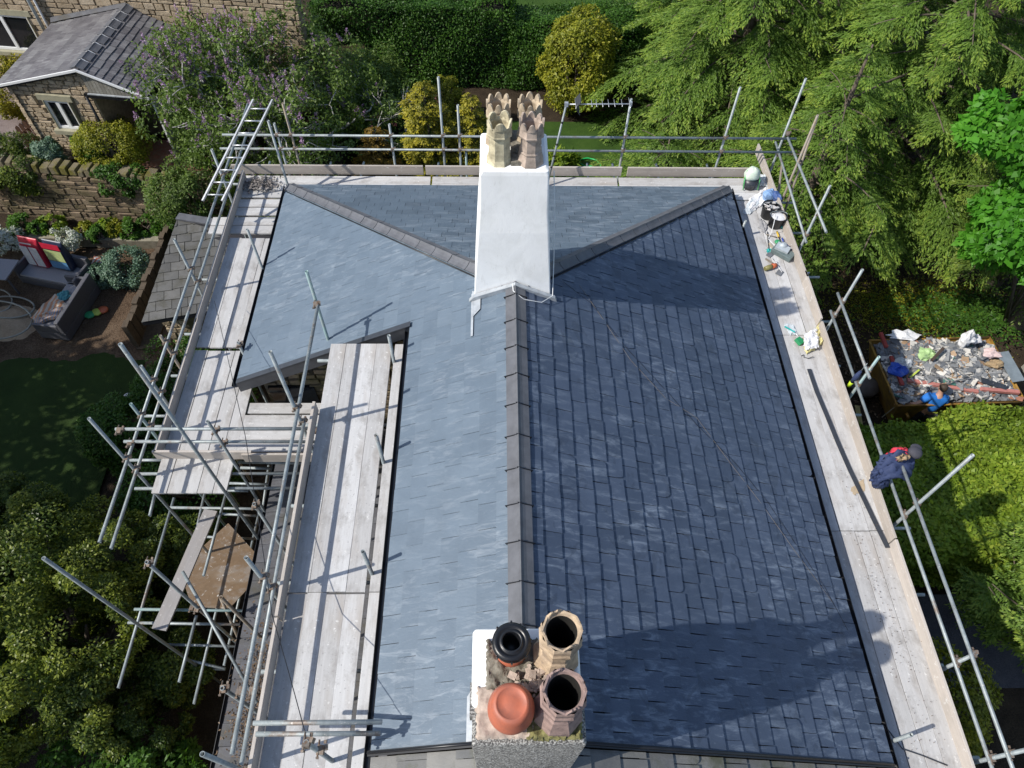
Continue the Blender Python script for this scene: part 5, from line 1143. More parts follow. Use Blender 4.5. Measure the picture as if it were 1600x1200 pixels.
shrub('climbing_ivy', 'ivy clump hanging down the stone wall under the dense shrub', 'climber', (-10.6, 16.25, 1.75), (.9, .3, .45), 'hedge', 255, 30, 6000, .07, .045, base=(-10.6, 16.2, 0))
shrub('climbing_ivy', 'low creeper at the foot of the wall beside the shed', 'climber', (-9.0, 15.75, .9), (.7, .4, .8), 'hedge', 256, 36, 8000, .07, .045, base=(-9.0, 15.7, 0))
shrub('garden_shrub', 'dark undergrowth shrub below the lilac behind the far toe board', 'bush', (-4.6, 14.6, .9), (2.4, 1.3, 1.2), 'lilac_leaf', 251, 110, 26000, .085, .05, base=(-4.6, 14.6, 0))
shrub('garden_shrub', 'pink flowered shrub right of the lilac below the dark hedge', 'bush', (-3.3, 19.4, .9), (1.4, 1.1, 1.0), 'lilac_leaf', 252, 60, 13000, .085, .05, base=(-3.3, 19.4, 0))
shrub('garden_shrub', 'shaded shrub between the lilac and the round clipped dome', 'bush', (-4.6, 21.4, 1.2), (1.7, 1.3, 1.4), 'lilac_leaf', 253, 70, 16000, .085, .05, base=(-4.6, 21.4, 0))
r2 = np.random.default_rng(12); cs = np.array([(-3.3+r2.normal()*.8, 19.3+r2.normal()*.7, 1.75+r2.uniform(0, .2)) for _ in range(16)]); ii = np.repeat(np.arange(16), 36); m_ = len(ii)
quads('blossom', cs[ii]+unit(r2, m_)*.09, unit(r2, m_), unit(r2, m_), np.full(m_, .05), np.full(m_, .045), r2.uniform(0, 1, m_), 'pink_fl', parent=bpy.data.objects['garden_shrub.006'] if 'garden_shrub.006' in bpy.data.objects else None, org=(-3.3, 19.3, 1.7))
# big trees standing just outside the left edge, whose shade falls on the lawn
for (x, y, h, r_, sd, lb) in ((-18.6, 5.0, 10.5, 4.6, 291, 'broad tree shading the side lawn'), (-20.5, 11.0, 8.0, 2.6, 292, 'second tree shading the mulch bed'), (-15.5, .5, 8.0, 3.4, 293, 'third tree shading the lawn from the near side')):
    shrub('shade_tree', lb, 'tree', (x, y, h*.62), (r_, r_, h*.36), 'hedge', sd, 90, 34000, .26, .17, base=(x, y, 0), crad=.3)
# ================================================================== SKIP and yard
def col(name, c, r_=.6, **k):
    if name not in M: M[name] = simple(name, c, r_, **k)
    return name
def cloth(name, c, r_=.8, v=.2):
    if name not in M: M[name] = simple(name, c, r_, 0, v, 12, bmp=.2)
    return name
sk = [at(1378, 522, 1.25), at(1402, 634, 1.25), at(1602, 628, 1.25), at(1556, 534, 1.25)]    # rim corners: far left, near left, near right, far right
sk[2] = sk[1]+(sk[2]-sk[1]); ctr = sum(sk, Vector())/4
skip = thing('rubbish_skip', 'yellow rubbish skip heaped with broken slates and building waste', 'skip', (ctr.x, ctr.y, 0))
SX, SY = sk[1]-sk[0], sk[2]-sk[1]
u_ = (sk[2]-sk[1]); u_.z = 0; Lu = u_.length; u_.normalize(); v_ = Vector((-u_.y, u_.x, 0)); Lv = 1.95; o_ = sk[1].copy(); o_.z = 0
def Sk(a, b, z): return o_+u_*a+v_*b+V(0, 0, z)
col('skip_yellow', (.34, .19, .025), .6, var=.45, scale=5, col2=(.15, .08, .03))
def frustum(mb, b0, t0, z0, z1): mb.add([Sk(*p, z0) for p in b0]+[Sk(*p, z1) for p in t0], [(i, (i+1) % 4, 4+(i+1) % 4, 4+i) for i in range(4)])
mb = MB(); B0 = [(.45, .18), (Lu-.45, .18), (Lu-.45, Lv-.18), (.45, Lv-.18)]; T0 = [(0, 0), (Lu, 0), (Lu, Lv), (0, Lv)]; T1 = [(.05, .05), (Lu-.05, .05), (Lu-.05, Lv-.05), (.05, Lv-.05)]
frustum(mb, B0, T0, .05, 1.25); frustum(mb, [(a*.95+.06, b*.95+.04) for a, b in B0], T1, .1, 1.25); mb.add([Sk(*p, .05) for p in B0], [(0, 1, 2, 3)]); mb.build('body', 'skip_yellow', skip)
for i in range(4):
    a, b = T0[i], T0[(i+1) % 4]; mb = MB(); mb.path([Sk(*a, 1.25), Sk(*b, 1.25)], .032, 4); mb.build('rim', 'skip_yellow', skip)
for a in (.25, .5, .75): mb = MB(); mb.path([Sk(Lu*a, .02, 1.22), Sk(.45+(Lu-.9)*a, .16, .1)], .03, 4); mb.build('rib', 'skip_yellow', skip)
for (a, b) in ((.35, -.03), (Lu-.35, -.03)): mb = MB(); p = Sk(a, b, .95); mb.path([p, p-v_*.13], .035, 10); mb.build('lifting_lug', 'skip_yellow', skip)
# rubble heap: a mound of broken slate and plaster, then loose pieces
rg = random.Random(61); mb = MB(); nx, ny = 46, 30
def heapz(a, b): return 1.12+.34*math.sin(math.pi*min(1, max(0, a/Lu)))**.6*math.sin(math.pi*min(1, max(0, b/Lv)))**.6+.05*math.sin(a*7)*math.sin(b*9)
for j in range(ny+1):
    for i in range(nx+1): a, b = .06+(Lu-.12)*i/nx, .06+(Lv-.12)*j/ny; mb.v.append(tuple(Sk(a, b, heapz(a, b)+rg.gauss(0, .03))))
for j in range(ny):
    for i in range(nx): a = j*(nx+1)+i; mb.f.append((a, a+1, a+nx+2, a+nx+1)); mb.mi.append(0); mb.sm.append(False)
M['rubble'] = ground_mat('rubble', ((.04, .04, .045), (.13, .13, .135), (.34, .32, .29)), 4, 1, 22)
for i in range(1500):
    a, b = rg.uniform(.1, Lu-.1), rg.uniform(.1, Lv-.1); s_ = rg.uniform(.03, .17); r3 = (rg.gauss(0, .35), rg.gauss(0, .35), rg.uniform(0, 6.3))
    m_ = rg.choices((1, 2, 3, 4, 5, 6), (38, 30, 24, 5, 1, 2))[0]
    mb.box(Sk(a, b, heapz(a, b)+rg.uniform(.0, .06)), (s_*rg.uniform(.8, 2), s_, rg.uniform(.008, .03)), r3, m_)
mb.build('rubble_heap', ['rubble', col('slate_bit', (.15, .16, .175)), col('slate_bit2', (.26, .27, .28)), col('plaster_bit', (.58, .56, .52)), col('wood_bit', (.38, .26, .16)), col('green_bit', (.05, .16, .13)), col('clay_bit', (.42, .2, .13))], label='heap of broken slate, mortar and scraps piled above the skip rim', cat='rubble', kind='stuff')
def lump(name, label, cat_, p, d, mat, seed, rot=None, nz=.2, sub=1):
    mb = MB(); mb.ball(p, d, 11, 16, noise_=nz*.6, rng=random.Random(seed), rot=rot); q = V(*p)
    sc = random.Random(seed+1); ph = [sc.uniform(0, 6) for _ in range(4)]
    mb.v = [tuple(q+(V(*v)-q)*(1+nz*1.2*math.sin(v[0]*19+ph[0])*math.cos(v[1]*17+ph[1])+nz*.6*math.sin(v[2]*31+ph[2]))) for v in mb.v]
    if nz > .05: mb.sm = [False]*len(mb.sm)
    return mb.build(name, mat, label=label, cat=cat_, sub=0 if nz > .05 else 1)
def wp(px, py, z): return at(px, py, z)
lump('white_sack', 'crumpled white sack standing at the far right of the skip heap', 'sack', wp(1510, 530, 1.65), (.34, .3, .5), cloth('white_bag', (.74, .74, .75), .5), 71)
lump('white_sack', 'smaller white bag tucked right of the crumpled sack on the skip', 'sack', wp(1524, 531, 1.55), (.26, .24, .26), 'white_bag', 72)
lump('white_sack', 'flattened white and grey sheet at the far left corner of the skip', 'sack', wp(1412, 524, 1.42), (.6, .28, .16), 'white_bag', 73, nz=.25)
lump('paper_sack', 'pinkish white torn sack near the right end of the skip', 'sack', wp(1550, 551, 1.5), (.4, .3, .18), cloth('pink_paper', (.62, .48, .47)), 74, nz=.25)
lump('blue_tarp', 'bright blue plastic sheet bulging over the left end of the skip', 'sheet', wp(1403, 578, 1.42), (.42, .34, .3), cloth('blue_sheet', (.03, .09, .5), .35), 75, nz=.22)
lump('plastic_sheet', 'pale clear plastic sheet beside the blue one on the skip', 'sheet', wp(1412, 568, 1.46), (.34, .3, .2), cloth('clear_sheet', (.5, .53, .56), .3), 76, nz=.3)
lump('green_bag', 'light green and white bag in the middle of the skip heap', 'bag', wp(1450, 552, 1.56), (.46, .36, .14), cloth('lime_bag', (.38, .55, .25), .5), 77, nz=.3)
lump('cardboard', 'crumpled brown cardboard at the right end of the skip heap', 'cardboard', wp(1556, 568, 1.48), (.36, .22, .16), cloth('card', (.36, .26, .15)), 78, nz=.25)
def bar(name, label, cat_, p, q, w, t, mat):
    mb = MB(); p, q = Vector(p), Vector(q); d = q-p; L_ = d.length; rot = d.to_track_quat('X', 'Z').to_matrix(); mb.box((p+q)/2, (L_, w, t), rot); return mb.build(name, mat, label=label, cat=cat_)
col('red_paint', (.36, .06, .05), .55); col('pink_paint', (.50, .20, .17), .6)
bar('painted_timber', 'long pinkish red timber lying along the near edge of the skip', 'timber', wp(1418, 594, 1.42), wp(1528, 612, 1.40), .09, .06, 'pink_paint')
bar('painted_timber', 'red post propped along the left end of the skip', 'timber', wp(1392, 557, 1.45), wp(1410, 602, 1.38), .08, .06, 'red_paint')
bar('painted_timber', 'short red post at the far left corner of the skip', 'timber', wp(1376, 520, 1.45), wp(1385, 543, 1.40), .08, .06, 'red_paint')
bar('painted_timber', 'red timber end at the near right corner of the skip', 'timber', wp(1532, 608, 1.42), wp(1592, 613, 1.36), .09, .07, 'pink_paint')
bar('iron_bar', 'dark bar with orange end lying across the slate heap', 'bar', wp(1456, 563, 1.6), wp(1474, 544, 1.68), .07, .06, col('rust_dark', (.07, .05, .04)))
bar('panel', 'flat blue grey panel leaning along the right end of the skip', 'panel', wp(1566, 550, 1.5), wp(1592, 596, 1.4), .32, .02, col('panel_grey', (.20, .24, .27)))
bar('batten', 'green wooden batten lying near the left of the skip heap', 'timber', wp(1422, 590, 1.46), wp(1436, 578, 1.5), .04, .03, col('lime_paint', (.5, .6, .1)))
bar('batten', 'pale batten along the inside of the near skip edge', 'timber', wp(1424, 600, 1.38), wp(1462, 607, 1.34), .09, .02, col('pale_batten', (.45, .40, .30)))
bar('dark_panel', 'black plastic gutter length near the right of the skip heap', 'gutter', wp(1534, 594, 1.46), wp(1572, 606, 1.4), .16, .03, 'dark_pvc')
lump('boulder', 'large dark boulder on the ground left of the skip', 'rock', wp(1352, 604, .3), (.72, .66, .5), col('boulder_m', (.13, .115, .10), .9, bmp=.5), 79, nz=.03)
lump('boulder', 'small pale rock between the boulder and the skip', 'rock', wp(1383, 601, .12), (.3, .26, .2), col('rock_pale', (.22, .21, .22), .9), 80, nz=.08)
bar('plank', 'yellowish plank standing on the dark ground below the right walkway', 'timber', wp(1339, 634, .2), wp(1346, 672, .3), .11, .03, col('yellow_wood', (.40, .32, .13)))
bar('red_pipe', 'dull red pipe lying in the shadow under the right rails', 'pipe', wp(1388, 788, .6), wp(1464, 872, .2), .05, .05, col('red_pipe_m', (.38, .10, .10)))
# trunk and pale boards behind the skip
mb = MB(); p = at(1585, 512, 0); mb.path([p, p+V(.2, .5, 1.2), p+V(.5, 1.6, 3.4)], [.42, .33, .24], 12); mb.build('tree_trunk', 'bark', label='thick brown tree trunk leaning at the right edge above the skip', cat='trunk')
t = thing('board_fence', 'weathered board fence right of the skip', 'fence', at(1588, 590, 0)+V(.6, .4, 0))
for i in range(9): mb = MB(); p = at(1590, 560+i*9, .9)+V(.45, 0, 0); mb.box((p.x, p.y, .6), (.03, .17, 1.2), (0, .12, .05)); mb.build('fence_board', 'weathered_clad', t)
litter('ground_cover', 'low green ivy and weeds between the skip and the cypress', at(1545, 520, 0).x, at(1545, 520, 0).y+.5, .25, 1.4, .5, 5200, 'hedge', 33, .1)
litter('moss_patch', 'sunlit mossy grass patch under the cypress in the yard', at(1440, 480, 0).x, at(1440, 480, 0).y, .03, 1.3, .55, 9000, 'golden2', 34, .06)
litter('yard_rubble', 'scattered slate chips on the dark ground beside the right scaffold foot', at(1315, 560, 0).x, at(1315, 560, 0).y, .03, .6, 1.5, 900, 'dryleaf', 35, .09)
# ---- the worker in the blue T-shirt at the skip
def skinned(name, joints, edges, mat, parent, sub=2, smooth=True):
    me = bpy.data.meshes.new(name); org = ORG[parent]
    me.from_pydata([tuple(Vector(j[0])-org) for j in joints], edges, []); me.materials.append(M[mat])
    o = bpy.data.objects.new(name, me); S.collection.objects.link(o); o.parent = parent; ORG[o] = org
    s = o.modifiers.new('skin', 'SKIN'); s.use_smooth_shade = True
    for i, j in enumerate(joints): me.skin_vertices[0].data[i].radius = (j[1], j[1] if len(j) < 3 else j[2]); me.skin_vertices[0].data[i].use_root = i == 0
    ss = o.modifiers.new('subd', 'SUBSURF'); ss.levels = ss.render_levels = sub; return o
hp = at(1472, 611, 1.62); px_, py_ = hp.x, hp.y
f_ = Vector((.12, .993, 0)); l_ = Vector((-.993, .12, 0))      # facing the skip; left hand side
def PJ(fw, lf, z): return Vector((px_, py_-.08, 0))+f_*fw+l_*lf+V(0, 0, z)
per = thing('person', 'person with dark hair in a bright blue T-shirt, standing at the skip holding a stick', 'person', (px_, py_-.08, 0))
body_j = [(PJ(0, 0, .95), .15, .12), (PJ(.01, 0, 1.12), .13, .11), (PJ(.04, 0, 1.32), .16, .12), (PJ(.06, 0, 1.44), .10, .09), (PJ(.09, 0, 1.53), .058), (PJ(.12, 0, 1.60), .075), (PJ(.13, 0, 1.70), .085),
          (PJ(.05, .19, 1.40), .062), (PJ(-.08, .43, 1.26), .048), (PJ(-.06, .66, 1.16), .036), (PJ(-.05, .74, 1.14), .034),
          (PJ(.05, -.19, 1.40), .062), (PJ(.02, -.27, 1.13), .047), (PJ(.2, -.20, 1.0), .035), (PJ(.27, -.17, .98), .032),
          (PJ(0, .10, .88), .09), (PJ(.03, .12, .48), .06), (PJ(0, .13, .09), .042), (PJ(.16, .15, .05), .04),
          (PJ(0, -.10, .88), .09), (PJ(.05, -.12, .48), .06), (PJ(-.03, -.13, .09), .042), (PJ(.13, -.15, .05), .04)]
be_ = [(0, 1), (1, 2), (2, 3), (3, 4), (4, 5), (5, 6), (2, 7), (7, 8), (8, 9), (9, 10), (2, 11), (11, 12), (12, 13), (13, 14), (0, 15), (15, 16), (16, 17), (17, 18), (0, 19), (19, 20), (20, 21), (21, 22)]
col('skin_tone', (.50, .28, .20), .55, var=.1)
skinned('body', body_j, be_, 'skin_tone', per)
skinned('t_shirt', [(PJ(0, 0, .93), .165, .135), (PJ(.01, 0, 1.12), .15, .13), (PJ(.04, 0, 1.32), .18, .14), (PJ(.06, 0, 1.45), .105, .10), (PJ(.05, .19, 1.41), .085), (PJ(-.04, .38, 1.29), .08), (PJ(.05, -.19, 1.41), .085), (PJ(.03, -.25, 1.24), .075)],
        [(0, 1), (1, 2), (2, 3), (2, 4), (4, 5), (2, 6), (6, 7)], cloth('blue_shirt', (.015, .16, .55), .8), per)
skinned('trousers', [(PJ(0, 0, .97), .16, .13), (PJ(0, .10, .84), .105), (PJ(.03, .12, .48), .078), (PJ(0, .13, .12), .065), (PJ(0, -.10, .84), .105), (PJ(.05, -.12, .48), .078), (PJ(-.03, -.13, .12), .065)],
        [(0, 1), (1, 2), (2, 3), (0, 4), (4, 5), (5, 6)], cloth('dark_trousers', (.03, .032, .04)), per)
mb = MB(); hc = PJ(.135, 0, 1.665); mb.ball(hc+f_*-.012+V(0, 0, .03), (.195, .18, .21), 10, 16, noise_=.03, rng=random.Random(2), rot=(0, 0, math.atan2(f_.y, f_.x))); mb.build('hair', cloth('brown_hair', (.05, .032, .02), .7, .5), per)
mb = MB(); mb.ball(hc+f_*.015, (.2, .155, .235), 10, 16, rot=(0, 0, math.atan2(f_.y, f_.x))); mb.ball(hc+f_*.118-V(0, 0, .02), (.035, .03, .05), 6, 8)
for s in (-1, 1): mb.ball(hc+l_*s*.082-V(0, 0, .01), (.04, .03, .065), 6, 8)
mb.box(hc+f_*.105-V(0, 0, .07), (.02, .05, .008), (0, 0, math.atan2(f_.y, f_.x))); mb.build('head', 'skin_tone', per)
mb = MB()
for s in (-1, 1): mb.ball(hc+f_*.102+l_*s*.033+V(0, 0, .008), (.018, .026, .014), 6, 8)
mb.build('eyes', 'black_plastic', per)
hd = PJ(-.04, .81, 1.13); mb = MB()
mb.ball(hd-l_*.03, (.05, .09, .085), 8, 12, rot=(0, 0, math.atan2(l_.y, l_.x)))
for k in range(4):
    a = V(0, 0, .035-.022*k); ln = (.04, .045, .042, .034)[k]; b0 = hd+l_*.02+a*.9; mb.path([b0, b0+l_*ln+f_*.008, b0+l_*(ln+.018)-f_*.02, b0+l_*(ln+.004)-f_*.042], [.010, .0095, .009, .007], 7)
b0 = hd-l_*.035+V(0, 0, .035); mb.path([b0, b0+l_*.03+V(0, 0, .022)-f_*.02, b0+l_*.055+V(0, 0, .015)-f_*.03], [.012, .010, .008], 7)
mb.build('hand', 'skin_tone', per)
bar('thin_stick', 'thin pale stick held out over the dark ground by the person in blue', 'stick', hd+V(0, 0, 0)-f_*.02, wp(1378, 652, .5), .016, .016, 'pale_batten')
# ================================================================== things on the right walkway
ZT = ZD+.004
def dk(px, py, z=ZT): return at(px, py, z)
def bucket(label, c, r_, h, mat, fill=None, group=None):
    t = thing('rubble_bucket', label, 'bucket', c, group); mb = MB(); mb.lathe([(0.001, .0), (r_*.78, 0), (r_, h), (r_*1.06, h), (r_*1.06, h-.02), (r_*.97, h-.015), (r_*.76, .02), (.001, .02)], c, 28); mb.build('body', mat, t)
    mb = MB()
    pts = [Vector(c)+V(r_*1.03*math.cos(a), r_*1.03*math.sin(a)*.5, h+.02-.0*a) for a in np.linspace(0, math.pi, 9)]; mb.path(pts, .006, 6); mb.build('handle', 'steel', t)
    if fill: mb = MB(); mb.lathe([(.001, h*.86), (r_*.5, h*.88), (r_*.95, h*.8)], c, 24); mb.build('contents', fill, t)
    return t
c1 = dk(1198, 338); bucket('black rubble bucket holding rags and tools by the blue sacks', c1, .16, .28, 'black_plastic', None)
rgc = random.Random(4); mb = MB()
for i in range(16): mb.box(c1+V(rgc.uniform(-.1, .1), rgc.uniform(-.1, .1), .26+rgc.uniform(0, .06)), (rgc.uniform(.04, .14), rgc.uniform(.03, .08), .015), (rgc.uniform(-.6, .6), rgc.uniform(-.6, .6), rgc.uniform(0, 3)))
mb.build('rags', cloth('rag_white', (.55, .53, .52)), label='tangle of pale rags and scraps in the black bucket', cat='rags')
c2 = dk(1210, 352); bucket('black bucket filled with white powder on the right walkway', c2, .165, .27, 'black_plastic', 'white_bag')
t = thing('carrier_bag', 'white and green plastic bag slumped over a dark pot at the far right corner', 'bag', dk(1170, 292)); p = dk(1170, 292)
mb = MB(); mb.lathe([(.001, .01), (.13, .01), (.15, .2), (.001, .2)], p, 20); mb.build('pot', 'dark_pvc', t)
mb = MB(); mb.ball(p+V(0, .05, .28), (.34, .3, .34), 9, 14, noise_=.12, rng=random.Random(6)); mb.build('bag', cloth('pale_green_bag', (.62, .72, .60), .35), t, sub=1)
for s in (-1, 1): mb = MB(); mb.path([p+V(s*.15, -.12, .02), p+V(s*.16, -.05, .2), p+V(s*.12, .05, .38)], .012, 6); mb.build('green_edge', cloth('green_trim', (.12, .5, .16), .5), t)
def crumple(name, label, cat_, pts, z, h, mat, seed, n=12):
    """creased sheet lying loosely on the boards: jittered grid with folds and thickness"""
    rng = random.Random(seed); mb = MB(); a, b, c, d = [Vector(p) for p in pts]
    for j in range(n+1):
        for i in range(n+1):
            u, v = i/n, j/n; p = a.lerp(b, u).lerp(d.lerp(c, u), v); e = min(i, n-i, j, n-j)
            mb.v.append((p.x+rng.gauss(0, .012), p.y+rng.gauss(0, .012), z+(abs(rng.gauss(0, h*.3))+h*.9*(1+math.sin(u*9+seed)*math.sin(v*7+seed*2)) if e else h*.15)))
    for j in range(n):
        for i in range(n): k = j*(n+1)+i; mb.f.append((k, k+1, k+n+2, k+n+1)); mb.mi.append(0); mb.sm.append(False)
    o = mb.build(name, mat, label=label, cat=cat_); s = o.modifiers.new('solid', 'SOLIDIFY'); s.thickness = .004; return o
crumple('plastic_sheet', 'crumpled white plastic wrapping at the far end of the right walkway', 'plastic wrapping', [dk(1170, 312), dk(1202, 290), dk(1196, 318), dk(1168, 335)], ZT, .035, 'white_bag', 3)
crumple('plastic_sheet', 'clear plastic film trailing toward the slates below the white wrapping', 'plastic wrapping', [dk(1158, 333), dk(1176, 308), dk(1188, 318), dk(1172, 336)], ZT, .025, cloth('film', (.55, .6, .63), .25), 5)
lump('blue_sack', 'pale blue bulging sack between the white wrapping and the toe board', 'sack', dk(1201, 306, ZT+.12), (.24, .26, .26), cloth('blue_sack_m', (.22, .36, .60), .5), 7)
lump('blue_sack', 'darker blue sack pressed against the toe board by the buckets', 'sack', dk(1213, 309, ZT+.13), (.2, .26, .28), cloth('navy_sack', (.05, .10, .26), .5), 8)
def tool(label, cat_, p, q, parts):
    t = thing(cat_.replace(' ', '_'), label, cat_, p); p, q = Vector(p), Vector(q); d = (q-p)
    for (nm, a, b, r_, mt) in parts: mb = MB(); mb.path([p+d*a, p+d*b], r_, 8); mb.build(nm, mt, t)
    return t
col('tool_yellow', (.62, .42, .04), .45); col('tool_teal', (.03, .42, .40), .45); col('tool_green', (.03, .30, .12), .45); col('tool_orange', (.55, .13, .05), .5); col('tool_blue', (.03, .07, .36), .4)
tool('yellow handled tool standing beside the white powder bucket', 'hand tool', dk(1214, 362, ZT+.03), dk(1218, 374, ZT+.03), [('grip', 0, .7, .018, 'tool_yellow'), ('shank', .7, 1.3, .008, 'black_plastic')])
tool('thin black tool lying across the boards with a teal tip', 'pry bar', dk(1199, 362, ZT+.02), dk(1201, 392, ZT+.02), [('shank', 0, .92, .008, 'black_plastic'), ('tip', .9, 1.02, .02, 'tool_teal')])
tool('short dark bar lying crossways below the buckets', 'iron bar', dk(1197, 366, ZT+.02), dk(1214, 371, ZT+.02), [('shank', 0, 1, .011, 'steel_old')])
lump('tape_roll', 'round green reel among the tools on the right walkway', 'reel', dk(1215, 378, ZT+.03), (.12, .12, .07), 'tool_green', 9, nz=.01)
crumple('glove', 'teal work glove beside the toe board below the powder bucket', 'glove', [dk(1217, 350), dk(1228, 347), dk(1226, 359), dk(1216, 357)], ZT+.02, .02, 'tool_teal', 11, 7)
crumple('rag', 'teal rag lying alone at the left of the tool pile', 'rag', [dk(1197, 390), dk(1207, 389), dk(1206, 394), dk(1198, 395)], ZT, .015, 'tool_teal', 12, 6)
t = thing('tool_case', 'open grey green power tool case with pale contents near the toe board', 'tool case', dk(1222, 398)); p = dk(1222, 398)
mb = MB(); mb.box(p+V(0, 0, .05), (.42, .22, .10), (0, 0, -.75)); mb.build('case', col('case_grey', (.13, .17, .17), .5), t, bevel=.015)
mb = MB(); mb.box(p+V(-.02, .05, .12), (.26, .16, .07), (.1, .1, -.6)); mb.ball(p+V(.0, .1, .15), (.18, .14, .1), 6, 10, noise_=.15, rng=random.Random(1)); mb.build('contents', cloth('pale_tool', (.42, .47, .50), .5), t)
lump('plastic_bottle', 'blue plastic bottle lying beside the grey tool case', 'bottle', dk(1229, 389, ZT+.06), (.11, .26, .12), 'tool_blue', 13, rot=(0, 0, -.2), nz=.02)
t = thing('angle_grinder', 'orange and olive power tool with white cord, nearest of the tool pile', 'power tool', dk(1205, 418)); p, q = dk(1195, 420, ZT+.05), dk(1213, 414, ZT+.05)
mb = MB(); mb.path([p, p.lerp(q, .35), p.lerp(q, .7)], [.04, .05, .04], 10); mb.build('housing', col('olive_m', (.24, .22, .08), .5), t); mb = MB(); mb.path([p.lerp(q, .62), q], [.05, .04], 10); mb.build('head', 'tool_orange', t)
mb = MB(); mb.path([q, q+V(.02, .1, 0), q+V(-.04, .22, -.02), q+V(.05, -.05, -.02), q+V(.08, -.16, -.03)], .006, 6); mb.build('cord', 'pvc', t)
wire('white cord looping over the tool pile from the powder bucket', [dk(1212, 335, ZT+.3), dk(1209, 350, ZT+.28), dk(1205, 364, ZT+.03), dk(1200, 373, ZT+.02), dk(1206, 379, ZT+.02), dk(1214, 386, ZT+.04), dk(1210, 395, ZT+.03)], 'pvc', .006, 'cord', 'cord')
bar('chisel', 'short steel chisel lying near the tool case', 'chisel', dk(1196, 404, ZT+.02), dk(1207, 411, ZT+.02), .03, .02, 'steel_old')
crumple('plastic_sheet', 'torn milky film lying against the far toe board corner', 'plastic wrapping', [dk(1182, 272), dk(1198, 276), dk(1200, 292), dk(1186, 292)], ZT+.01, .04, 'film', 61, 10)
crumple('rag', 'grey dust sheet scrap beneath the rubble buckets', 'rag', [dk(1186, 340), dk(1200, 352), dk(1196, 366), dk(1186, 356)], ZT, .02, cloth('dust_grey', (.30, .30, .31)), 62, 8)
bar('batten', 'short roofing batten offcut lying beside the reel', 'timber', dk(1202, 380, ZT+.02), dk(1211, 392, ZT+.02), .04, .025, 'pale_batten')
bar('slate_offcut', 'dark slate offcut lying left of the tool case', 'slate', dk(1199, 396, ZT+.012), dk(1206, 400, ZT+.012), .12, .008, 'slate_bit')
bar('slate_offcut', 'dark slate offcut lying near the orange power tool', 'slate', dk(1214, 424, ZT+.012), dk(1222, 428, ZT+.012), .14, .008, 'slate_bit')
tool('slim blue handled tool lying against the toe board above the tool case', 'trowel', dk(1222, 372, ZT+.03), dk(1226, 384, ZT+.03), [('grip', 0, .5, .016, 'tool_blue'), ('blade', .5, 1.2, .010, 'steel')])
# yellow and white sack, green carton, teal film, twig
crumple('cement_sack', 'torn yellow and white sack lying against the right toe board', 'sack', [dk(1254, 530), dk(1280, 508), dk(1284, 540), dk(1258, 555)], ZT+.01, .05, cloth('yellow_sack', (.62, .56, .26), .55), 21, 14)
crumple('cement_sack', 'white plastic flap of the torn sack on top of the yellow part', 'sack', [dk(1252, 528), dk(1272, 518), dk(1276, 548), dk(1254, 552)], ZT+.09, .03, 'white_bag', 22, 12)
mb = MB(); mb.box(dk(1249, 533, ZT+.04), (.10, .13, .07), (.2, .1, .6)); mb.build('green_carton', 'tool_green', label='small bright green carton left of the yellow and white sack', cat='carton')
crumple('plastic_film', 'scrap of clear film with teal print on the right walkway', 'plastic film', [dk(1224, 505), dk(1240, 508), dk(1246, 523), dk(1234, 524)], ZT, .015, 'film', 23, 10)
bar('teal_strip', 'short teal strip crossing the clear film scrap', 'strip', dk(1226, 510, ZT+.03), dk(1242, 519, ZT+.03), .03, .01, 'tool_teal')
wire('looped piece of wire beside the torn sack', [dk(1252, 556, ZT+.01), dk(1256, 554, ZT+.01), dk(1256, 558, ZT+.01), dk(1263, 560, ZT+.02), dk(1271, 557, ZT+.03)], r=.006, name='wire_offcut', cat_='wire')
mb = MB(); pts = [dk(px, py, ZT+.012) for px, py in ((1264, 577), (1276, 612), (1292, 650), (1310, 694), (1328, 735), (1350, 780), (1370, 822), (1387, 856))]
for i in range(len(pts)-1):
    a, b = pts[i], pts[i+1]; n_ = V(.034, 0, 0); k = [a-n_, a+n_, b+n_, b-n_]; mb.prism(k, (0, 0, .012))
mb.build('plastic_strip', col('strip_m', (.035, .042, .055), .6), label='long dark plastic strip lying along the middle of the right walkway', cat='strip')
crumple('rag', 'flat ochre rag under the dark strip on the right walkway', 'rag', [dk(1330, 765), dk(1350, 748), dk(1352, 768), dk(1332, 775)], ZT, .002, cloth('ochre', (.45, .36, .25)), 31, 5)
mb = MB(); mb.path([dk(1370, 1090, ZT+.01), dk(1380, 1130, ZT+.01), dk(1410, 1170, ZT+.02), dk(1440, 1180, ZT+.01), dk(1480, 1196, ZT+.01)], .008, 6); mb.build('cable', 'dark_pvc', label='loose dark cable on the boards at the bottom right by the stub pole', cat='cable')
litter('slate_chips', 'small dark slate chips scattered over the right walkway', 5.35, 3.0, ZT+.002, .14, 1.3, 260, 'dryleaf', 36, .022)
litter('leaf_pile', 'heap of dead leaves and twigs in the far left corner of the walkway', at(408, 287, 5.35).x, at(408, 287, 5.35).y, 5.34, .17, .1, 420, 'greytwig', 37, .08)
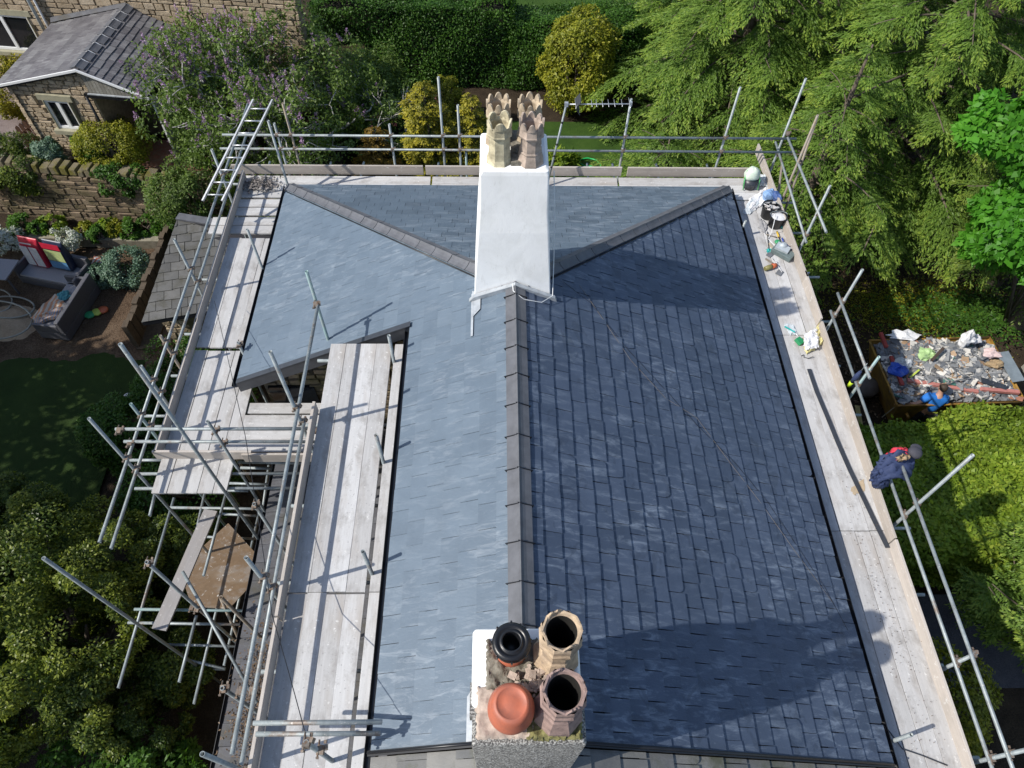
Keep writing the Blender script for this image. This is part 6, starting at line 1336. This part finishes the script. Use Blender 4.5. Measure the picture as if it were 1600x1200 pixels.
# jacket, red top and cap hung over the right rails
jk = thing('hanging_jacket', 'navy work jacket slung over the right guard rails', 'jacket', atX(1400, 735, 5.9))
def drape(mb, rows, th_=.03):
    """rows of points (front surface) lofted into a thick folded cloth"""
    n = len(rows[0]); k = len(mb.v)
    for r_ in rows: mb.v += [tuple(Vector(p)+V(rgc.gauss(0, .012), rgc.gauss(0, .012), rgc.gauss(0, .02))) for p in r_]
    for i in range(len(rows)-1):
        for j in range(n-1): mb.f.append((k+i*n+j, k+i*n+j+1, k+(i+1)*n+j+1, k+(i+1)*n+j)); mb.mi.append(0); mb.sm.append(True)
def garment(name, pixrows, mat, th_=.035, parent=None, fold=.03, **k):
    rows = [[at(px, py, z) for (px, py, z) in r_] for r_ in pixrows]; nr, nc = len(rows), len(rows[0]); n = 18; ph = rgc.uniform(0, 6)
    def samp(u, v):
        a, b = v*(nr-1), u*(nc-1); i, j = min(int(a), nr-2), min(int(b), nc-2); fa, fb = a-i, b-j
        return rows[i][j].lerp(rows[i][j+1], fb).lerp(rows[i+1][j].lerp(rows[i+1][j+1], fb), fa)
    g = []
    for a in range(n+1):
        g.append([])
        for b in range(n+1):
            u, v = b/n, a/n; e = 1 if 0 < a < n and 0 < b < n else .4
            f = abs(math.sin(u*8+v*4+ph))**1.5*math.sin(v*5+ph*2+u*3)+.5*math.sin(u*15-v*9+ph)
            g[-1].append(samp(u, v)+V(rgc.gauss(0, .008), rgc.gauss(0, .008), fold*f*e+rgc.gauss(0, .006)))
    mb = MB(); k0 = 0
    for r_ in g: mb.v += [tuple(p) for p in r_]
    for a in range(n):
        for b in range(n): q = a*(n+1)+b; mb.f.append((q, q+1, q+n+2, q+n+1)); mb.mi.append(0); mb.sm.append(True)
    o = mb.build(name, mat, parent, **k)
    m_ = o.modifiers.new('solid', 'SOLIDIFY'); m_.thickness = min(th_, .03); m_.offset = -1; return o
cloth('navy', (.028, .045, .115)); cloth('cap_dark', (.05, .05, .065)); cloth('red_cloth', (.62, .04, .07))
garment('body', [[(1376, 716, 6.0), (1388, 708, 6.1), (1402, 704, 6.14), (1418, 706, 6.1), (1430, 712, 6.05)], [(1370, 724, 5.9), (1384, 722, 6.02), (1400, 718, 6.08), (1416, 720, 6.04), (1428, 724, 5.98)],
                 [(1364, 736, 5.75), (1378, 736, 5.9), (1394, 732, 6.02), (1410, 734, 5.98), (1422, 738, 5.86)], [(1361, 750, 5.62), (1372, 752, 5.74), (1386, 748, 5.86), (1404, 746, 5.92), (1416, 751, 5.76)]], 'navy', .05, jk)
garment('sleeve', [[(1364, 738, 5.85), (1376, 734, 5.9), (1388, 738, 5.86)], [(1362, 750, 5.7), (1375, 748, 5.8), (1387, 748, 5.74)], [(1368, 760, 5.55), (1377, 762, 5.62), (1385, 757, 5.58)]], 'navy', .06, jk)
garment('collar', [[(1401, 716, 6.16), (1410, 712, 6.19), (1420, 711, 6.17)], [(1405, 720, 6.15), (1413, 718, 6.18), (1421, 715, 6.16)]], cloth('tan_lining', (.34, .24, .14)), .02, jk)
garment('sweater', [[(1396, 704, 6.0), (1406, 701, 6.07), (1418, 702, 6.05), (1424, 708, 6.0)], [(1384, 712, 5.98), (1396, 711, 6.06), (1408, 710, 6.1), (1420, 712, 6.05)], [(1375, 719, 5.9), (1386, 719, 5.98), (1398, 719, 6.04), (1408, 719, 6.0)]], 'red_cloth', .04, None, label='bright red top tucked beneath the navy jacket on the rails', cat='sweater')
mb = MB(); p = atX(1430, 707, 6.02); mb.ball(p, (.2, .2, .14), 8, 14, noise_=.03, rng=random.Random(3)); mb.ball(p+V(.03, .07, .02), (.17, .13, .04), 6, 12); mb.build('flat_cap', 'cap_dark', label='dark grey cap perched on the rail end beside the navy jacket', cat='cap')
t = thing('work_belt', 'dark strap tool with a lime yellow end hung on the right rail', 'tool', atX(1335, 590, 5.86)); a_, b_ = atX(1326, 603, 5.84), atX(1345, 580, 5.84)
mb = MB(); mb.path([a_.lerp(b_, .3), a_.lerp(b_, .65), b_], [.035, .045, .02], 8); mb.build('strap', 'navy', t)
mb = MB(); mb.path([a_, a_.lerp(b_, .28)], [.03, .035], 8); mb.build('lime_end', col('lime', (.55, .75, .04), .4), t)
mb = MB(); mb.path([b_, b_.lerp(b_+(b_-a_), .5)], .006, 6); mb.build('hook', 'steel', t)
# ================================================================== garden furniture and bags on the mulch
col('rattan', (.10, .10, .115), .6, var=.35, scale=60, bmp=.5); col('rattan_top', (.27, .27, .29), .7, var=.2, scale=60, bmp=.4)
def sofa(label, c, ang, L_, D_=.8, arm=True):
    t = thing('rattan_sofa', label, 'sofa', c, 'rattan sofas on the mulch'); t.rotation_euler = (0, 0, ang); sv = ORG[t]
    def part(nm, a, b, mt, bev=.02):
        mb = MB(); mb.bbox([a[i]+sv[i] for i in range(3)], [b[i]+sv[i] for i in range(3)]); return mb.build(nm, mt, t, bevel=bev)
    part('base', (-L_/2, -D_/2, .03), (L_/2, D_/2, .30), 'rattan'); part('seat', (-L_/2+.09, -D_/2+.02, .30), (L_/2-.09, D_/2-.14, .37), 'rattan_top')
    part('backrest', (-L_/2, D_/2-.12, .30), (L_/2, D_/2, .74), 'rattan')
    part('arm', (-L_/2, -D_/2, .30), (-L_/2+.08, D_/2-.12, .58), 'rattan')
    if arm: part('arm', (L_/2-.08, -D_/2, .30), (L_/2, D_/2-.12, .58), 'rattan')
    for sx in (-1, 1):
        for sy in (-1, 1): part('leg', (sx*(L_/2-.08)-.02, sy*(D_/2-.08)-.02, 0), (sx*(L_/2-.08)+.02, sy*(D_/2-.08)+.02, .05), 'black_plastic', 0)
    return t
s1 = at(88, 425, .3); s1.z = 0; sofa('grey rattan sofa holding two red topped compost sacks', s1, R(-14), 1.9)
s2 = at(100, 480, .3); sofa('dark rattan sofa covered in patterned cushions, nearer the lawn', V(s2.x+.1, s2.y, 0), R(-98), 1.8)
def sack(label, c, ang, mats, h=.95, w=.60, tilt=-.10):
    t = thing('compost_sack', label, 'compost sack', c, 'compost sacks on the sofa'); Rm = Euler((tilt, 0, ang)).to_matrix(); c = Vector(c)
    mb = MB(); k = 0; rings = []
    for z, hw, hd in ((0, .46, .34), (.12, .5, .5), (.5, .5, .46), (.8, .49, .3), (.94, .5, .12), (1.0, .5, .03)):
        rings.append([c+Rm @ Vector((x*w, y*.26, z*h)) for x, y in rsq(hw, hd, .03 if hd < .1 else .1, 3)])
    loft(mb, rings); mb.build('sack', mats[0], t)
    for (x0, x1, z0, z1, mt) in mats[1]: mb = MB(); mb.prism([c+Rm @ Vector((x*w, -.135, z*h)) for x, z in ((x0, z0), (x1, z0), (x1, z1), (x0, z1))], Rm @ Vector((0, -.006, 0))); mb.build('printed_panel', mt, t)
    return t
cloth('sack_red', (.52, .02, .05), .4); cloth('sack_white', (.68, .68, .70), .4); cloth('sack_blue', (.10, .25, .45), .4); cloth('sack_lime', (.42, .50, .22), .4); cloth('sack_navy', (.02, .03, .07), .4)
sack('compost sack with red top and two white printed panels, left on the sofa', at(66, 414, .38)+V(0, .02, 0), R(-14), ('sack_red', [(-.44, -.04, .08, .76, 'sack_white'), (.03, .44, .08, .76, 'sack_white'), (-.3, .3, .86, .90, 'sack_white')]))
sack('compost sack with red top and green blue picture, right on the sofa', at(103, 419, .38)+V(0, .02, 0), R(-14), ('sack_navy', [(-.44, .44, .36, .74, 'sack_lime'), (-.44, .44, .08, .34, 'sack_blue'), (-.47, .47, .78, .98, 'sack_red')]))
for (lb, pxs, mt, hh, sd) in (('orange and cream patterned cushion cover heaped on the near sofa', [(46, 494), (84, 456), (104, 474), (60, 498)], 'cush_orange', .05, 41), ('striped blue and orange cushion draped over the near sofa front', [(50, 496), (98, 474), (106, 488), (54, 506)], 'cush_blue', .05, 42), ('teal cushion edge showing under the orange one', [(86, 456), (104, 450), (108, 460), (92, 470)], 'cush_teal', .04, 43)):
    if 'cush_orange' not in M:
        for nm, a, b in (('cush_orange', (.50, .24, .13), (.50, .44, .36)), ('cush_blue', (.26, .28, .34), (.44, .28, .18)), ('cush_teal', (.05, .20, .24), (.08, .28, .3))):
            m, n, b_ = newmat(nm); wv = n.nodes.new('ShaderNodeTexWave'); wv.inputs['Scale'].default_value = 5 if nm != 'cush_orange' else 2.5; wv.inputs['Distortion'].default_value = 1.5 if nm == 'cush_orange' else 0; n.links.new(coords(n), wv.inputs[0]); n.links.new(ramp(n, wv.outputs[1], [(.45, a), (.55, b)]), b_.inputs['Base Color']); b_.inputs['Roughness'].default_value = .9; M[nm] = m
    crumple('cushion', lb, 'cushion', [at(x, y, .5) for x, y in pxs], .42, hh, mt, sd, 8)
m, n, b_ = newmat('striped_fabric'); wv = n.nodes.new('ShaderNodeTexWave'); wv.inputs['Scale'].default_value = 2.2; n.links.new(coords(n, rot=(0, 0, .45)), wv.inputs[0]); n.links.new(ramp(n, wv.outputs[1], [(.48, (.33, .10, .06)), (.52, (.42, .42, .43))]), b_.inputs['Base Color']); M['striped'] = m
crumple('striped_cushion', 'red brown and white striped cushion on the mulch by the silver shrub', 'cushion', [at(145, 398, .15), at(178, 408, .15), at(160, 428, .15), at(138, 420, .15)], .08, .03, 'striped', 51, 8)
crumple('cushion', 'small orange and white cushion corner in front of the silver shrub', 'cushion', [at(171, 433, .1), at(186, 437, .1), at(186, 442, .1), at(180, 443, .1)], .05, .03, 'cush_orange', 52, 5)
t = thing('fertiliser_bag', 'small green and yellow bag lying on the mulch near the lawn', 'bag', at(150, 488, 0)); p = at(150, 488, .07)
for i, (dx, mt) in enumerate(((-.14, 'tool_green'), (.02, 'lime_paint'), (.15, 'tool_orange'))): mb = MB(); mb.ball(p+V(dx, dx*.6, 0), (.3, .26, .11), 7, 12, noise_=.08, rng=random.Random(i)); mb.build('bag_panel', mt, t)
t = thing('garden_hose', 'loops of pale grey hose lying on sand at the left edge', 'hose', at(20, 500, 0))
for i, (cx_, cy_, rx, ry) in enumerate(((-5, 470, 24, 18), (12, 480, 42, 17), (-10, 500, 60, 30))):
    mb = MB(); pts = [at(cx_+rx*math.cos(a), cy_+ry*math.sin(a), .10+.05*i) for a in np.linspace(0, 6.2, 26)]; mb.path(pts, .024, 7); mb.build('loop', col('hose_grey', (.33, .32, .27), .5), t)
p = at(10, 505, 0); relief('sand_patch', p.x-1.2, p.x+1.1, p.y-.9, p.y+.9, .05, .08, .03, 'sand', 8, kind='structure', fn=lambda X, Y, Z: Z+.10-.16*(((X-p.x)/1.0)**2+((Y-p.y)/.75)**2))
t = thing('garden_table', 'grey table corner poking in at the left edge', 'table', at(-8, 425, 0)); p = at(-8, 420, .72); mb = MB(); mb.box(p, (1.0, .75, .04), (0, 0, -.1)); mb.build('table_top', 'rattan_top', t, bevel=.01)
for sx in (-1, 1):
    for sy in (-1, 1): mb = MB(); mb.bbox((p.x+sx*.4-.02, p.y+sy*.3-.02, 0), (p.x+sx*.4+.02, p.y+sy*.3+.02, .7)); mb.build('leg', 'rattan', t)
t = thing('solar_light', 'small white topped garden light in the dark lawn bush', 'garden light', at(200, 622, .2)); p = at(200, 620, .75)
mb = MB(); mb.lathe([(.001, 0), (.09, 0), (.09, .04), (.001, .06)], p, 14); mb.build('lamp_top', 'sack_white', t); mb = MB(); mb.path([p, V(p.x, p.y, 0)], .015, 6); mb.build('stake', 'black_plastic', t)
t = thing('garden_hose', 'bright green hose loop on the far lawn behind the aerial', 'hose', at(920, 255, 0)); mb = MB()
mb.path([at(px, py, .04) for px, py in ((936, 268), (939, 258), (932, 250), (918, 247), (907, 249), (905, 254), (912, 259), (926, 260), (934, 266))], .028, 7); mb.build('loop', col('hose_green', (.02, .42, .10), .4), t)
mb = MB()
for i in range(3): mb.box(at(622, 150, 1.2)+V(i*.01, 0, 0), (.9, .05, .06)) if i == 0 else mb.box(at(622, 150+i*7, 1.0), (.9, .05, .05))
p = at(622, 157, .5); t = thing('garden_bench', 'white metal garden bench in the shadows left of the golden conifers', 'bench', (p.x, p.y, 0))
for i in range(4): mb = MB(); mb.path([V(p.x-.45+.3*i, p.y, 0), V(p.x-.45+.3*i, p.y, .85)], .018, 6); mb.build('slat', 'pvc', t)
for z in (.45, .85): mb = MB(); mb.path([V(p.x-.5, p.y, z), V(p.x+.5, p.y, z)], .02, 6); mb.build('bench_rail', 'pvc', t)
mb = MB(); mb.bbox((p.x-.5, p.y-.4, .40), (p.x+.5, p.y, .44)); mb.build('seat', 'pvc', t)
